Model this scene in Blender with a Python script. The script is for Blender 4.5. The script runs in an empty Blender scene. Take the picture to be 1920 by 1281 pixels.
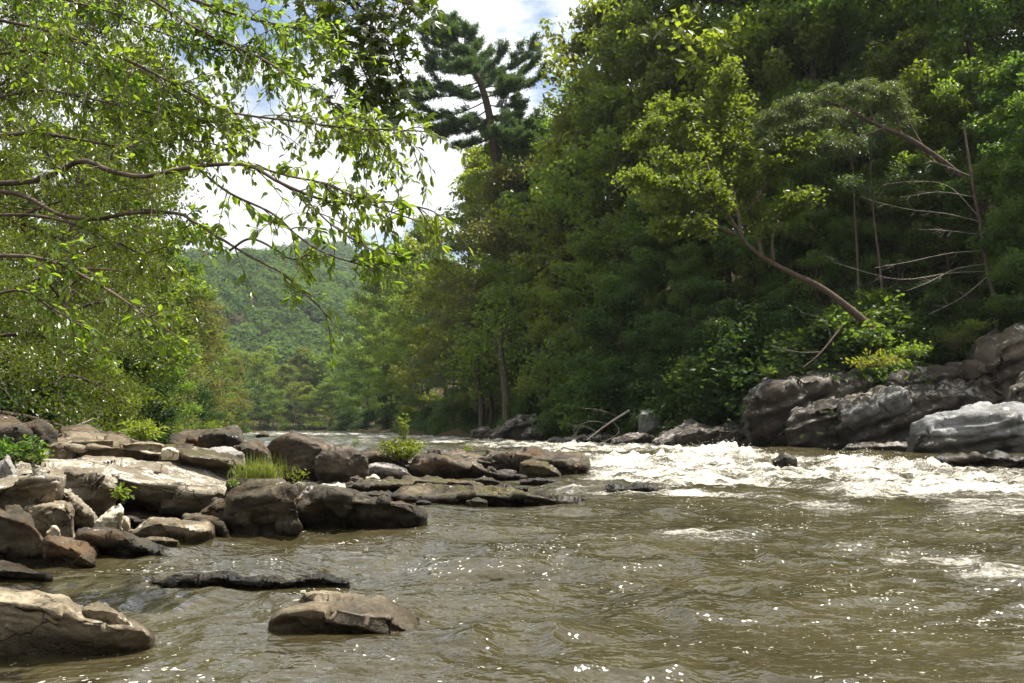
import bpy, math, random
import numpy as np

R = math.radians
scene = bpy.context.scene
COL = scene.collection
SUN_AZ, SUN_EL = 86.0, 66.0          # degrees right of the view direction, above the horizon

# ------------------------------------------------------------------ camera maths (photo pixels -> world points)
F, CX, CY, HOR, CAMZ = 1600.0, 960.0, 640.5, 802.0, 1.5
PITCH = math.atan((HOR - CY) / F)
cp, sp = math.cos(PITCH), math.sin(PITCH)

def ray(px, py):
    a = (px - CX) / F; b = (CY - py) / F
    return np.array([a, cp - b * sp, sp + b * cp])

def P(px, py, Y):
    d = ray(px, py)
    return np.array([0, 0, CAMZ]) + d * (Y / d[1])

def base_depth(py, z=0.0):
    d = ray(CX, py)
    return d[1] * (z - CAMZ) / d[2]

# ------------------------------------------------------------------ numpy noise
def _h(ix, iy, iz, seed):
    h = (ix.astype(np.uint32) * np.uint32(374761393) + iy.astype(np.uint32) * np.uint32(668265263)
         + iz.astype(np.uint32) * np.uint32(2147483647) + np.uint32(seed * 974711 & 0xffffffff))
    h = (h ^ (h >> np.uint32(13))) * np.uint32(1274126177)
    h = (h ^ (h >> np.uint32(16))) * np.uint32(2246822519)
    h = h ^ (h >> np.uint32(13))
    return h.astype(np.float64) / 4294967295.0 * 2 - 1

def n3(p, seed=1):
    i = np.floor(p).astype(np.int64); f = p - i
    u = f * f * f * (f * (f * 6 - 15) + 10)
    r = 0
    for dx in (0, 1):
        wx = u[:, 0] if dx else 1 - u[:, 0]
        for dy in (0, 1):
            wy = u[:, 1] if dy else 1 - u[:, 1]
            for dz in (0, 1):
                wz = u[:, 2] if dz else 1 - u[:, 2]
                r = r + wx * wy * wz * _h(i[:, 0] + dx, i[:, 1] + dy, i[:, 2] + dz, seed)
    return r

def n2(x, y, seed=1):
    ix = np.floor(x).astype(np.int64); iy = np.floor(y).astype(np.int64)
    fx = x - ix; fy = y - iy
    ux = fx * fx * fx * (fx * (fx * 6 - 15) + 10); uy = fy * fy * fy * (fy * (fy * 6 - 15) + 10)
    z = np.zeros_like(ix)
    a = _h(ix, iy, z, seed); b = _h(ix + 1, iy, z, seed); c = _h(ix, iy + 1, z, seed); d = _h(ix + 1, iy + 1, z, seed)
    return (a * (1 - ux) + b * ux) * (1 - uy) + (c * (1 - ux) + d * ux) * uy

def fbm3(p, octv=4, seed=1, gain=0.5):
    r = 0; a = 1.0; q = p
    for k in range(octv):
        r = r + a * n3(q, seed + k * 17); q = q * 2.03 + 11.3; a *= gain
    return r

def fbm2(x, y, octv=4, seed=1, gain=0.5):
    r = 0; a = 1.0
    for k in range(octv):
        r = r + a * n2(x, y, seed + k * 17)
        x, y = (x * 0.8 - y * 0.6) * 2.03 + 5.1, (x * 0.6 + y * 0.8) * 2.03 + 9.7; a *= gain
    return r

def sstep(a, b, x):
    t = np.clip((x - a) / (b - a), 0, 1)
    return t * t * (3 - 2 * t)

# ------------------------------------------------------------------ mesh building
class MB:
    """collects vertices and faces, builds ONE mesh"""
    def __init__(self): self.v = []; self.f = []; self.n = 0; self.tone = []
    def add(self, verts, faces, tone=None):
        verts = np.asarray(verts, float); faces = np.asarray(faces, np.int64)
        self.v.append(verts); self.f.append(faces + self.n); self.n += len(verts)
        self.tone.append(np.zeros(len(faces)) if tone is None else np.asarray(tone, float))
    def mesh(self, name, mat=None, smooth=True, origin=None):
        me = bpy.data.meshes.new(name)
        v = np.concatenate(self.v) if self.v else np.zeros((0, 3))
        if origin is not None: v = v - np.asarray(origin)
        tot = np.concatenate([np.full(len(f), f.shape[1]) for f in self.f])
        loops = np.concatenate([f.ravel() for f in self.f])
        start = np.concatenate([[0], np.cumsum(tot)[:-1]])
        me.vertices.add(len(v)); me.vertices.foreach_set('co', v.astype(np.float32).ravel())
        me.loops.add(len(loops)); me.loops.foreach_set('vertex_index', loops.astype(np.int32))
        me.polygons.add(len(tot)); me.polygons.foreach_set('loop_start', start.astype(np.int32))
        me.polygons.foreach_set('loop_total', tot.astype(np.int32))
        me.polygons.foreach_set('use_smooth', np.full(len(tot), smooth))
        me.update(calc_edges=True)
        at = me.attributes.new('tone', 'FLOAT', 'FACE')
        at.data.foreach_set('value', np.concatenate(self.tone).astype(np.float32))
        if mat: me.materials.append(mat)
        return me

def obj(name, me, parent=None, loc=(0, 0, 0)):
    o = bpy.data.objects.new(name, me); COL.objects.link(o); o.location = loc
    if parent: o.parent = parent
    return o

def tag(o, label=None, cat=None, group=None, kind=None):
    if label: o['label'] = label
    if cat: o['category'] = cat
    if group: o['group'] = group
    if kind: o['kind'] = kind
    return o

def empty(name, loc, label, cat, group=None):
    return tag(obj(name, None, None, loc), label, cat, group)

def unit(a):
    return a / np.maximum(np.linalg.norm(a, axis=-1, keepdims=True), 1e-9)

def tube(mb, pts, rad, sides=6):
    pts = np.asarray(pts, float); n = len(pts); rad = np.broadcast_to(np.asarray(rad, float), (n,))
    t = unit(np.gradient(pts, axis=0))
    ref = np.array([1.0, 0, 0]) if abs(t[0][2]) > 0.8 else np.array([0, 0, 1.0])
    a = unit(np.cross(t, ref)); b = np.cross(t, a)
    th = np.arange(sides) / sides * 2 * math.pi
    V = pts[:, None] + rad[:, None, None] * (np.cos(th)[None, :, None] * a[:, None] + np.sin(th)[None, :, None] * b[:, None])
    i = np.arange(n - 1)[:, None] * sides; j = np.arange(sides)[None]; k = (j + 1) % sides
    f = np.stack([i + j, i + k, i + sides + k, i + sides + j], -1).reshape(-1, 4)
    mb.add(V.reshape(-1, 3), f)

def spline(pts, n):
    """Catmull-Rom resample"""
    pts = np.asarray(pts, float); m = len(pts)
    if m < 3:
        return pts[0] + (pts[-1] - pts[0]) * np.linspace(0, 1, n)[:, None]
    q = np.vstack([2 * pts[0] - pts[1], pts, 2 * pts[-1] - pts[-2]])
    u = np.linspace(0, m - 1 - 1e-6, n); i = u.astype(int); t = (u - i)[:, None]
    p0, p1, p2, p3 = q[i], q[i + 1], q[i + 2], q[i + 3]
    return 0.5 * (2 * p1 + (p2 - p0) * t + (2 * p0 - 5 * p1 + 4 * p2 - p3) * t ** 2 + (3 * p1 - p0 - 3 * p2 + p3) * t ** 3)

def leaves(mb, C, axis, nrm, L, W, rng, fine=False, tone=None):
    n = len(C); axis = unit(axis); side = unit(np.cross(axis, nrm)); nn = np.cross(side, axis)
    L = np.broadcast_to(L, (n,))[:, None]; W = np.broadcast_to(W, (n,))[:, None]
    if tone is None: tone = rng.random(n)
    fold = 0.12
    if not fine:
        V = np.stack([C - axis * L * .5, C - axis * L * .05 + side * W * .5 + nn * W * fold, C + axis * L * .5,
                      C - axis * L * .05 - side * W * .5 + nn * W * fold], 1).reshape(-1, 3)
        f = np.arange(n)[:, None] * 4 + np.arange(4)[None]
        mb.add(V, f, tone)
    else:
        V = np.stack([C - axis * L * .5, C - axis * L * .2 + side * W * .42 + nn * W * .15, C + axis * L * .15 + side * W * .42 + nn * W * .12,
                      C + axis * L * .5 - nn * L * .08, C + axis * L * .15 - side * W * .42 + nn * W * .12, C - axis * L * .2 - side * W * .42 + nn * W * .15], 1).reshape(-1, 3)
        b = np.arange(n)[:, None] * 6
        f = np.concatenate([b + np.array([[0, 1, 2, 3]]), b + np.array([[0, 3, 4, 5]])])
        mb.add(V, f, np.concatenate([tone, tone]))

# ------------------------------------------------------------------ materials
def newmat(name):
    m = bpy.data.materials.new(name); m.use_nodes = True
    nt = m.node_tree; nt.nodes.clear()
    return m, nt

class N:
    """tiny node helper"""
    def __init__(self, nt): self.nt = nt
    def new(self, t, **kw):
        n = self.nt.nodes.new(t)
        for k, v in kw.items(): setattr(n, k, v)
        return n
    def put(self, sock, v):
        if isinstance(v, bpy.types.NodeSocket): self.nt.links.new(v, sock)
        elif v is not None:
            if hasattr(sock.default_value, '__len__') and not hasattr(v, '__len__'): v = (v,) * len(sock.default_value)
            if hasattr(v, '__len__') and len(sock.default_value) == 4 and len(v) == 3: v = (*v, 1)
            sock.default_value = v
    def math(self, op, a, b=None, c=None, clamp=False):
        n = self.new('ShaderNodeMath', operation=op, use_clamp=clamp)
        self.put(n.inputs[0], a)
        if b is not None: self.put(n.inputs[1], b)
        if c is not None: self.put(n.inputs[2], c)
        return n.outputs[0]
    def vmath(self, op, a, b=None):
        n = self.new('ShaderNodeVectorMath', operation=op)
        self.put(n.inputs[0], a)
        if b is not None: self.put(n.inputs[1], b)
        return n.outputs['Value' if op in ('DOT_PRODUCT', 'LENGTH') else 'Vector']
    def mix(self, f, a, b, mode='MIX'):
        n = self.new('ShaderNodeMix', data_type='RGBA', blend_type=mode)
        self.put(n.inputs[0], f); self.put(n.inputs[6], a); self.put(n.inputs[7], b)
        return n.outputs[2]
    def noise(self, vec, scale, detail=4, rough=0.55, out='Fac'):
        n = self.new('ShaderNodeTexNoise'); self.put(n.inputs['Vector'], vec)
        n.inputs['Scale'].default_value = scale; n.inputs['Detail'].default_value = detail; n.inputs['Roughness'].default_value = rough
        return n.outputs[out]
    def voro(self, vec, scale, feature='F1', out='Distance', rnd=1.0):
        n = self.new('ShaderNodeTexVoronoi', feature=feature); self.put(n.inputs['Vector'], vec)
        n.inputs['Scale'].default_value = scale; n.inputs['Randomness'].default_value = rnd
        return n.outputs[out]
    def step(self, x, a, b):
        n = self.new('ShaderNodeMapRange', interpolation_type='SMOOTHSTEP')
        self.put(n.inputs[0], x); self.put(n.inputs[1], a); self.put(n.inputs[2], b)
        return n.outputs[0]
    def ramp(self, x, stops):
        n = self.new('ShaderNodeValToRGB'); self.put(n.inputs[0], x)
        cr = n.color_ramp
        while len(cr.elements) < len(stops): cr.elements.new(0.5)
        for e, (p, c) in zip(cr.elements, stops): e.position = p; e.color = (*c, 1)
        return n.outputs[0]
    def scale(self, vec, s, rot=(0, 0, 0)):
        n = self.new('ShaderNodeMapping'); self.put(n.inputs[0], vec)
        n.inputs['Scale'].default_value = s; n.inputs['Rotation'].default_value = rot
        return n.outputs[0]
    def bump(self, h, strength, dist, normal=None):
        n = self.new('ShaderNodeBump'); self.put(n.inputs['Height'], h)
        n.inputs['Strength'].default_value = strength; n.inputs['Distance'].default_value = dist
        if normal is not None: self.put(n.inputs['Normal'], normal)
        return n.outputs[0]
    def out(self, sh, vol=False):
        o = self.new('ShaderNodeOutputMaterial'); self.nt.links.new(sh, o.inputs['Volume' if vol else 'Surface'])

def leaf_mat(name, ca, cb, trans=0.60, tcol=None, gloss=0.40, rough=0.40, hue=0.03, odd=None, odd_at=0.985):
    m, nt = newmat(name); g = N(nt)
    at = g.new('ShaderNodeAttribute', attribute_name='tone'); oi = g.new('ShaderNodeObjectInfo')
    geo = g.new('ShaderNodeNewGeometry')
    big = g.noise(geo.outputs['Position'], 0.45, 2)
    t = g.math('ADD', g.math('MULTIPLY', at.outputs['Fac'], 0.6), g.math('MULTIPLY', big, 0.5), clamp=True)
    c = g.mix(t, ca, cb)
    hs = g.new('ShaderNodeHueSaturation')
    g.put(hs.inputs['Hue'], g.math('ADD', 0.5 - hue / 2, g.math('MULTIPLY', oi.outputs['Random'], hue)))
    g.put(hs.inputs['Value'], g.math('ADD', 0.82, g.math('MULTIPLY', g.math('FRACT', g.math('MULTIPLY', oi.outputs['Random'], 7.31)), 0.4)))
    g.put(hs.inputs['Color'], c); c = hs.outputs[0]
    if odd: c = g.mix(g.math('GREATER_THAN', at.outputs['Fac'], odd_at), c, odd)
    b = g.new('ShaderNodeBsdfPrincipled'); g.put(b.inputs['Base Color'], c)
    b.inputs['Roughness'].default_value = rough; b.inputs['Specular IOR Level'].default_value = gloss
    tr = g.new('ShaderNodeBsdfTranslucent')
    g.put(tr.inputs['Color'], g.mix(1.0, c, tcol or (2.5, 2.3, 0.85), 'MULTIPLY'))
    ms = g.new('ShaderNodeMixShader'); ms.inputs[0].default_value = trans
    nt.links.new(b.outputs[0], ms.inputs[1]); nt.links.new(tr.outputs[0], ms.inputs[2])
    g.out(ms.outputs[0]); return m

def bark_mat(name, a, b, rough=0.85):
    m, nt = newmat(name); g = N(nt)
    tc = g.new('ShaderNodeTexCoord').outputs['Object']
    n = g.noise(g.scale(tc, (9, 9, 2)), 1.0, 6)
    c = g.ramp(n, [(0.3, a), (0.7, b)])
    p = g.new('ShaderNodeBsdfPrincipled'); g.put(p.inputs['Base Color'], c); p.inputs['Roughness'].default_value = rough
    p.inputs['Specular IOR Level'].default_value = 0.2
    g.put(p.inputs['Normal'], g.bump(n, 0.7, 0.03)); g.out(p.outputs[0]); return m

def rock_mat(name, dark, mid, light, lichen=0.0, moss=0.0, wet=0.10, tilt=12, lich_col=(0.46, 0.45, 0.40), scale=1.0, stain=(0.10, 0.055, 0.022), mosscol=(0.075, 0.07, 0.016)):
    m, nt = newmat(name); g = N(nt)
    geo = g.new('ShaderNodeNewGeometry'); pos = geo.outputs['Position']
    n1 = g.noise(pos, 1.6 * scale, 9, 0.62)
    st = g.noise(g.scale(g.scale(pos, (1, 1, 1), (R(6), R(tilt), 0)), (0.9 * scale, 0.9 * scale, 11 * scale)), 1.0, 6, 0.6)
    grain = g.noise(pos, 34 * scale, 3, 0.7)
    wp = g.vmath('ADD', g.scale(pos, (1, 1, 2.2), (R(8), R(tilt), 0)), g.scale(g.noise(pos, 2.2 * scale, 5, out='Color'), (.7 / scale, .7 / scale, .7 / scale)))
    crk = g.math('MAXIMUM', g.step(g.voro(wp, 1.1 * scale, 'DISTANCE_TO_EDGE'), 0.0, 0.02), g.step(g.noise(pos, 1.7 * scale, 2), 0.56, 0.44))
    t = g.math('ADD', g.math('MULTIPLY', n1, 0.72), g.math('MULTIPLY', st, 0.28))
    c = g.ramp(t, [(0.37, dark), (0.5, mid), (0.62, light)])
    c = g.mix(g.math('MULTIPLY', g.step(g.noise(pos, 0.9 * scale, 5), 0.5, 0.7), 0.7), c, stain)
    c = g.mix(0.5, c, g.ramp(grain, [(0.32, (0.24, 0.24, 0.24)), (0.68, (0.80, 0.80, 0.80))]), 'OVERLAY')
    c = g.mix(crk, g.mix(1.0, c, (.38, .34, .30), 'MULTIPLY'), c)
    up = g.vmath('DOT_PRODUCT', geo.outputs['Normal'], (0, 0, 1))
    if lichen > 0:
        bl = g.noise(pos, 2.2 * scale, 6, 0.65)
        sp_ = g.voro(g.vmath('ADD', pos, g.noise(pos, 9 * scale, 3, out='Color')), 4.5 * scale)
        l = g.math('MULTIPLY', g.step(bl, 0.62 - 0.2 * lichen, 0.70 - 0.2 * lichen), g.step(sp_, 0.62, 0.40))
        l = g.math('MULTIPLY', l, g.step(up, 0.0, 0.45))
        c = g.mix(g.math('MULTIPLY', l, 0.9), c, lich_col)
    if moss > 0:
        mo = g.math('MULTIPLY', g.step(g.noise(pos, 2.6 * scale, 7, 0.7), 0.66 - 0.25 * moss, 0.76 - 0.25 * moss), g.step(up, 0.05, 0.6))
        c = g.mix(g.math('MULTIPLY', mo, 0.92), c, g.ramp(g.noise(pos, 22, 3), [(0.35, (0.03, 0.028, 0.01)), (0.65, mosscol)]))
    z = g.new('ShaderNodeSeparateXYZ'); g.put(z.inputs[0], pos)
    w = g.step(g.math('ADD', z.outputs[2], g.math('MULTIPLY', g.noise(pos, 3.0, 3), -0.16)), wet + 0.03, wet - 0.10)
    c = g.mix(w, c, g.mix(1.0, c, (0.30, 0.27, 0.22), 'MULTIPLY'))
    p = g.new('ShaderNodeBsdfPrincipled'); g.put(p.inputs['Base Color'], c)
    g.put(p.inputs['Roughness'], g.math('SUBTRACT', 0.85, g.math('MULTIPLY', w, 0.48)))
    p.inputs['Specular IOR Level'].default_value = 0.3
    nb = g.bump(st, 0.45, 0.04 / scale)
    nb = g.bump(crk, 0.7, 0.03 / scale, nb)
    nb = g.bump(g.noise(pos, 7 * scale, 9, 0.7), 0.9, 0.05 / scale, nb)
    nb = g.bump(grain, 0.6, 0.012, nb)
    g.put(p.inputs['Normal'], nb); g.out(p.outputs[0]); return m

M = {}
# leaves (base colours 0.04-0.12)
M['leaf_mid'] = leaf_mat('leaf_mid', (0.050, 0.088, 0.016), (0.098, 0.145, 0.027))
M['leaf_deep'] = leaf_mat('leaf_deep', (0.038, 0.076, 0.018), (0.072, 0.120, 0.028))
M['leaf_yellow'] = leaf_mat('leaf_yellow', (0.055, 0.080, 0.012), (0.105, 0.130, 0.020))
M['leaf_light'] = leaf_mat('leaf_light', (0.055, 0.086, 0.014), (0.100, 0.135, 0.024))
M['leaf_painted_shade'] = leaf_mat('leaf_painted_shade', (0.018, 0.040, 0.012), (0.036, 0.066, 0.018), trans=0.4, gloss=0.15)  # shade under the bank trees put into a darker leaf colour
M['leaf_arch'] = leaf_mat('leaf_arch', (0.036, 0.058, 0.020), (0.072, 0.098, 0.036), trans=0.45)
M['leaf_olive'] = leaf_mat('leaf_olive', (0.048, 0.062, 0.020), (0.095, 0.108, 0.036))
M['leaf_hemlock'] = leaf_mat('leaf_hemlock', (0.032, 0.060, 0.024), (0.070, 0.102, 0.040), trans=0.4)
M['leaf_pine'] = leaf_mat('leaf_pine', (0.026, 0.054, 0.026), (0.058, 0.094, 0.040), trans=0.35, gloss=0.2)
M['leaf_near'] = leaf_mat('leaf_near', (0.056, 0.094, 0.014), (0.118, 0.165, 0.028), trans=0.62, tcol=(2.6, 2.6, 0.8), gloss=0.6, rough=0.3, odd=(0.22, 0.085, 0.015))
M['leaf_dense'] = leaf_mat('leaf_dense', (0.034, 0.056, 0.010), (0.082, 0.108, 0.018), trans=0.5, tcol=(2.6, 2.4, .6), gloss=0.6, rough=0.3, odd=(0.16, 0.07, 0.015), odd_at=0.99)
M['leaf_maple'] = leaf_mat('leaf_maple', (0.022, 0.042, 0.008), (0.048, 0.076, 0.012), trans=0.45)
M['leaf_bush'] = leaf_mat('leaf_bush', (0.085, 0.125, 0.018), (0.140, 0.180, 0.030), trans=0.5)
M['leaf_turning'] = leaf_mat('leaf_turning', (0.075, 0.092, 0.015), (0.125, 0.135, 0.022), trans=0.5)
M['leaf_far'] = leaf_mat('leaf_far', (0.030, 0.066, 0.020), (0.100, 0.140, 0.036), trans=0.3, gloss=0.03, rough=.8)
M['grass'] = leaf_mat('grass', (0.075, 0.120, 0.025), (0.14, 0.18, 0.045), trans=0.5)
M['bark'] = bark_mat('bark', (0.045, 0.034, 0.024), (0.13, 0.10, 0.075))
M['bark_pale'] = bark_mat('bark_pale', (0.16, 0.14, 0.12), (0.34, 0.31, 0.27))
M['bark_dark'] = bark_mat('bark_dark', (0.03, 0.022, 0.016), (0.085, 0.06, 0.042))
M['bark_red'] = bark_mat('bark_red', (0.045, 0.033, 0.024), (0.11, 0.080, 0.058))
M['driftwood'] = bark_mat('driftwood', (0.22, 0.19, 0.15), (0.42, 0.38, 0.32))
# stone
M['tan'] = rock_mat('rock_tan', (0.062, 0.048, 0.030), (0.15, 0.121, 0.080), (0.32, 0.268, 0.187), lichen=0.25, stain=(0.14, 0.10, 0.06))
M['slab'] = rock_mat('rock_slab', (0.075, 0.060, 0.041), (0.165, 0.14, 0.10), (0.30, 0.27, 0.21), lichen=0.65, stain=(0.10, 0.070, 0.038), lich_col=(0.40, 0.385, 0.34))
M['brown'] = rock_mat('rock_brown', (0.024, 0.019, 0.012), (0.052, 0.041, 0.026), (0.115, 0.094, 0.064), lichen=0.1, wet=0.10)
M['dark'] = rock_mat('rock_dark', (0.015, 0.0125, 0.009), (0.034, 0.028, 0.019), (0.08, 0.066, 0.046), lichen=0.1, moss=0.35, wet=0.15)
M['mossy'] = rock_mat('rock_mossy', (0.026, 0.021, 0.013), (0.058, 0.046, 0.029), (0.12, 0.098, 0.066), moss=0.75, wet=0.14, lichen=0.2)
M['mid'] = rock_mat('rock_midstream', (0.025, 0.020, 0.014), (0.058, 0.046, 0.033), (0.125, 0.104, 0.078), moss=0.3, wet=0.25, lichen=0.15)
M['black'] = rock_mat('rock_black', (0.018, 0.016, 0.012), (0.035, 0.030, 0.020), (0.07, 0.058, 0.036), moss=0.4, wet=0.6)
M['greystone'] = rock_mat('rock_greystone', (0.13, 0.12, 0.11), (0.24, 0.22, 0.20), (0.38, 0.35, 0.33), wet=0.2)
M['pale'] = rock_mat('rock_pale', (0.28, 0.25, 0.19), (0.42, 0.37, 0.28), (0.55, 0.50, 0.40))
M['cliff'] = rock_mat('rock_cliff', (0.024, 0.0195, 0.015), (0.052, 0.043, 0.034), (0.105, 0.090, 0.073), lichen=0.75, moss=0.2, wet=0.55, tilt=24, scale=0.55, lich_col=(0.25, 0.235, 0.21), stain=(0.05, 0.034, 0.022))
M['cliff_earth'] = rock_mat('rock_cliff_earth', (0.045, 0.036, 0.028), (0.085, 0.068, 0.052), (0.15, 0.125, 0.10), lichen=0.4, moss=0.5, wet=0.5, tilt=24, scale=0.5)
M['cliff_pale'] = rock_mat('rock_cliff_pale', (0.085, 0.083, 0.080), (0.165, 0.165, 0.163), (0.27, 0.27, 0.268), lichen=0.3, wet=1.15, tilt=14, scale=0.6, stain=(0.10, 0.09, 0.08))
M['cliff_grey'] = rock_mat('rock_cliff_grey', (0.065, 0.063, 0.060), (0.13, 0.127, 0.121), (0.22, 0.215, 0.205), lichen=0.5, wet=0.5, tilt=24, scale=0.6, stain=(0.06, 0.05, 0.04))

# ------------------------------------------------------------------ terrain
_yk = [-50, 3, 8, 12, 16, 20, 30, 40, 46, 52, 60, 90, 120, 160, 250, 330, 420]
_xl = [-9, -6.5, -6.5, -8, -10, -12, -16, -20, -22.5, -25, -28, -37, -46, -58, -82, -120, -180]
_xr = [60, 50, 46, 42, 40, 38, 33, 28, 23, 16.5, 7.5, -6, -15, -26, -46, -70, -95]
def banks(y): return np.interp(y, _yk, _xl), np.interp(y, _yk, _xr)

def ground(x, y):
    x = np.asarray(x, float); y = np.asarray(y, float)
    L, Rr = banks(y)
    dr = x - Rr; dl = L - x
    steep = 1 - sstep(52, 72, y)
    zr = 0.30 + steep * (1.15 * np.clip(dr, 0, 4) + 0.62 * np.clip(dr - 4, 0, None)) + (1 - steep) * (0.22 * np.clip(dr, 0, 6) + 0.62 * np.clip(dr - 6, 0, None))
    zr = np.where(zr > 30, 30 + (zr - 30) * 0.25, zr); zr = np.minimum(zr, 55)
    zl = 0.45 + 0.10 * np.clip(dl, 0, 25) + 0.22 * np.clip(dl - 25, 0, None); zl = np.where(zl > 20, 20 + (zl - 20) * 0.2, zl); zl = np.minimum(zl, 40)
    bed = -1.0 + 1.3 * sstep(-3.0, 0.4, np.maximum(dr, dl))
    z = np.where(dr > 0, zr, np.where(dl > 0, zl, bed))
    z = z + np.where((dr > 0.5) | (dl > 0.5), 0.5 * fbm2(x / 7, y / 7, 3, 5), 0)
    # the valley closes: far bank and two wooded ridges
    far = sstep(300, 345, y + 0.12 * x)
    z = np.where(far > 0, np.maximum(z, 0) * (1 - far) + far * (2.5 + 0.05 * np.clip(y - 345, 0, 200)), z)
    u = (x + 245) / 300.0
    ridge1 = 112 * np.exp(-np.abs(u) ** 2.2 * np.where(u > 0, 1.5, 0.6)) * sstep(370, 690, y) * (1 - 0.35 * sstep(780, 1100, y))
    u2 = (x + 235) / 330.0
    ridge2 = 190 * np.exp(-(u2 ** 2) * 0.55) * sstep(760, 1120, y) * (1 - 0.3 * sstep(1250, 1700, y))
    rr = np.maximum(ridge1, ridge2) + 0.12 * np.minimum(ridge1, ridge2)
    z = z + rr * (1 + 0.10 * fbm2(x / 90, y / 90, 3, 9)) + sstep(380, 700, y) * 6 * fbm2(x / 60, y / 60, 3, 3)
    return z

def ground1(x, y): return float(ground(np.array([x]), np.array([y]))[0])

def grid_mesh(name, xs_of_row, ys, zfun, mat):
    X = np.stack([xs_of_row(y) for y in ys]); Y = np.repeat(np.asarray(ys)[:, None], X.shape[1], 1)
    Z = zfun(X.ravel(), Y.ravel()).reshape(X.shape)
    V = np.stack([X, Y, Z], -1).reshape(-1, 3)
    nr, nc = X.shape
    i = (np.arange(nr - 1)[:, None] * nc + np.arange(nc - 1)[None]).ravel()
    mb = MB(); mb.add(V, np.stack([i, i + 1, i + nc + 1, i + nc], -1))
    return mb.mesh(name, mat), V

def soil_mat():
    m, nt = newmat('forest_floor'); g = N(nt)
    pos = g.new('ShaderNodeNewGeometry').outputs['Position']
    n = g.noise(pos, 0.8, 8, 0.65); n2_ = g.noise(pos, 14, 4, 0.7)
    c = g.mix(n2_, g.ramp(n, [(0.35, (0.022, 0.020, 0.010)), (0.5, (0.045, 0.034, 0.018)), (0.65, (0.035, 0.050, 0.014))]), (0.075, 0.055, 0.03), 'MIX')
    p = g.new('ShaderNodeBsdfPrincipled'); g.put(p.inputs['Base Color'], c); p.inputs['Roughness'].default_value = 1.0; p.inputs['Specular IOR Level'].default_value = 0.05
    g.put(p.inputs['Normal'], g.bump(n2_, 0.8, 0.1)); g.out(p.outputs[0]); return m
M['soil'] = soil_mat()

ys = np.concatenate([np.arange(-60, 0, 5), np.arange(0, 130, 1.2), np.arange(130, 420, 4), np.arange(420, 1500, 14), [1600, 1800, 2200, 3000, 4500, 7000]])
def xrow(y):
    w = max(70, 0.9 * abs(y) + 60)
    return np.concatenate([np.linspace(-6 * w, -w, 14)[:-1], np.linspace(-w, w, 240), np.linspace(w, 6 * w, 14)[1:]])
me, _ = grid_mesh('ground', xrow, ys, ground, M['soil'])
tag(obj('ground', me), kind='structure')

# ------------------------------------------------------------------ water
def level(y):
    y = np.asarray(y, float)
    return 0.42 * sstep(23, 42, y) + 0.0004 * np.clip(y - 60, 0, 300)

FOAM_GLITTER = [(1500, 894, 470, 23, .92), (1190, 875, 120, 22, .95), (1760, 914, 260, 25, .86), (805, 1182, 40, 6, .5), (512, 1192, 30, 5, .4), (300, 1226, 40, 6, .4), (830, 990, 40, 6, .4), (330, 1056, 30, 4, .35), (1900, 940, 170, 28, .8),
        (1150, 842, 210, 9, .75), (985, 832, 120, 7, .65), (1335, 857, 110, 16, 1.0), (1592, 868, 70, 14, 1.0), (1450, 866, 90, 10, .8), (1710, 876, 90, 8, .7),
        (1300, 928, 190, 7, .75), (1520, 947, 160, 9, .55), (1100, 922, 70, 8, .7), (1720, 968, 170, 12, .4),
        (1310, 1003, 140, 8, .68), (1600, 1022, 120, 9, .42), (1750, 1048, 90, 9, .64), (1860, 1076, 120, 10, .62), (1690, 1036, 60, 6, .58), (1000, 1130, 170, 26, .34), (900, 1010, 220, 20, .25),
        (612, 912, 75, 12, .95), (560, 902, 50, 10, .7), (720, 825, 120, 9, .55), (600, 815, 160, 5, .5), (860, 826, 110, 6, .8), (640, 815, 220, 4, .75), (520, 812, 150, 3, .6), (760, 819, 150, 4, .8), (1000, 836, 140, 6, .8), (1900, 905, 160, 14, .8), (1420, 1150, 260, 40, .2)]  # far upstream entries are whitewater plus sun glitter painted as foam
HUMPS = [(1340, 861, 62, .42, .9), (1400, 864, 40, .25, .7), (1290, 868, 60, .22, .8), (1590, 872, 42, .42, .7), (1640, 876, 50, .2, .6), (1180, 868, 90, .32, .9), (1110, 872, 60, .2, .7), (1230, 876, 60, .2, .6), (1640, 896, 80, .18, .6), (1800, 905, 80, .18, .6), (1400, 884, 70, .18, .5),
         (1090, 843, 70, .22, 1.2), (1180, 841, 60, .2, 1.0), (1260, 842, 40, .16, .9), (1010, 836, 60, .2, 1.5), (950, 832, 50, .16, 1.6), (1700, 880, 60, .22, .6), (1760, 884, 50, .16, .6),
         (1300, 1004, 120, .06, .25), (1390, 1000, 60, .07, .25), (1740, 1046, 60, .08, .25), (1850, 1072, 80, .08, .25), (1560, 1018, 120, .05, .3), (620, 908, 60, .08, .5),
         (1240, 925, 130, .07, .4), (1420, 932, 100, .07, .4), (1560, 905, 160, .12, .6), (1700, 915, 140, .12, .6), (1850, 925, 120, .10, .6), (1300, 890, 120, .12, .6)]
HUMPS = [(a, b, c_, h * (1.1 if h > .15 else 1.0), e) for a, b, c_, h, e in HUMPS]

def hump_depth(b):
    dd = 30.0
    for _ in range(12): dd = 0.5 * dd + 0.5 * (1.5 - float(level(dd))) * F / (b - HOR)
    return dd

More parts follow.
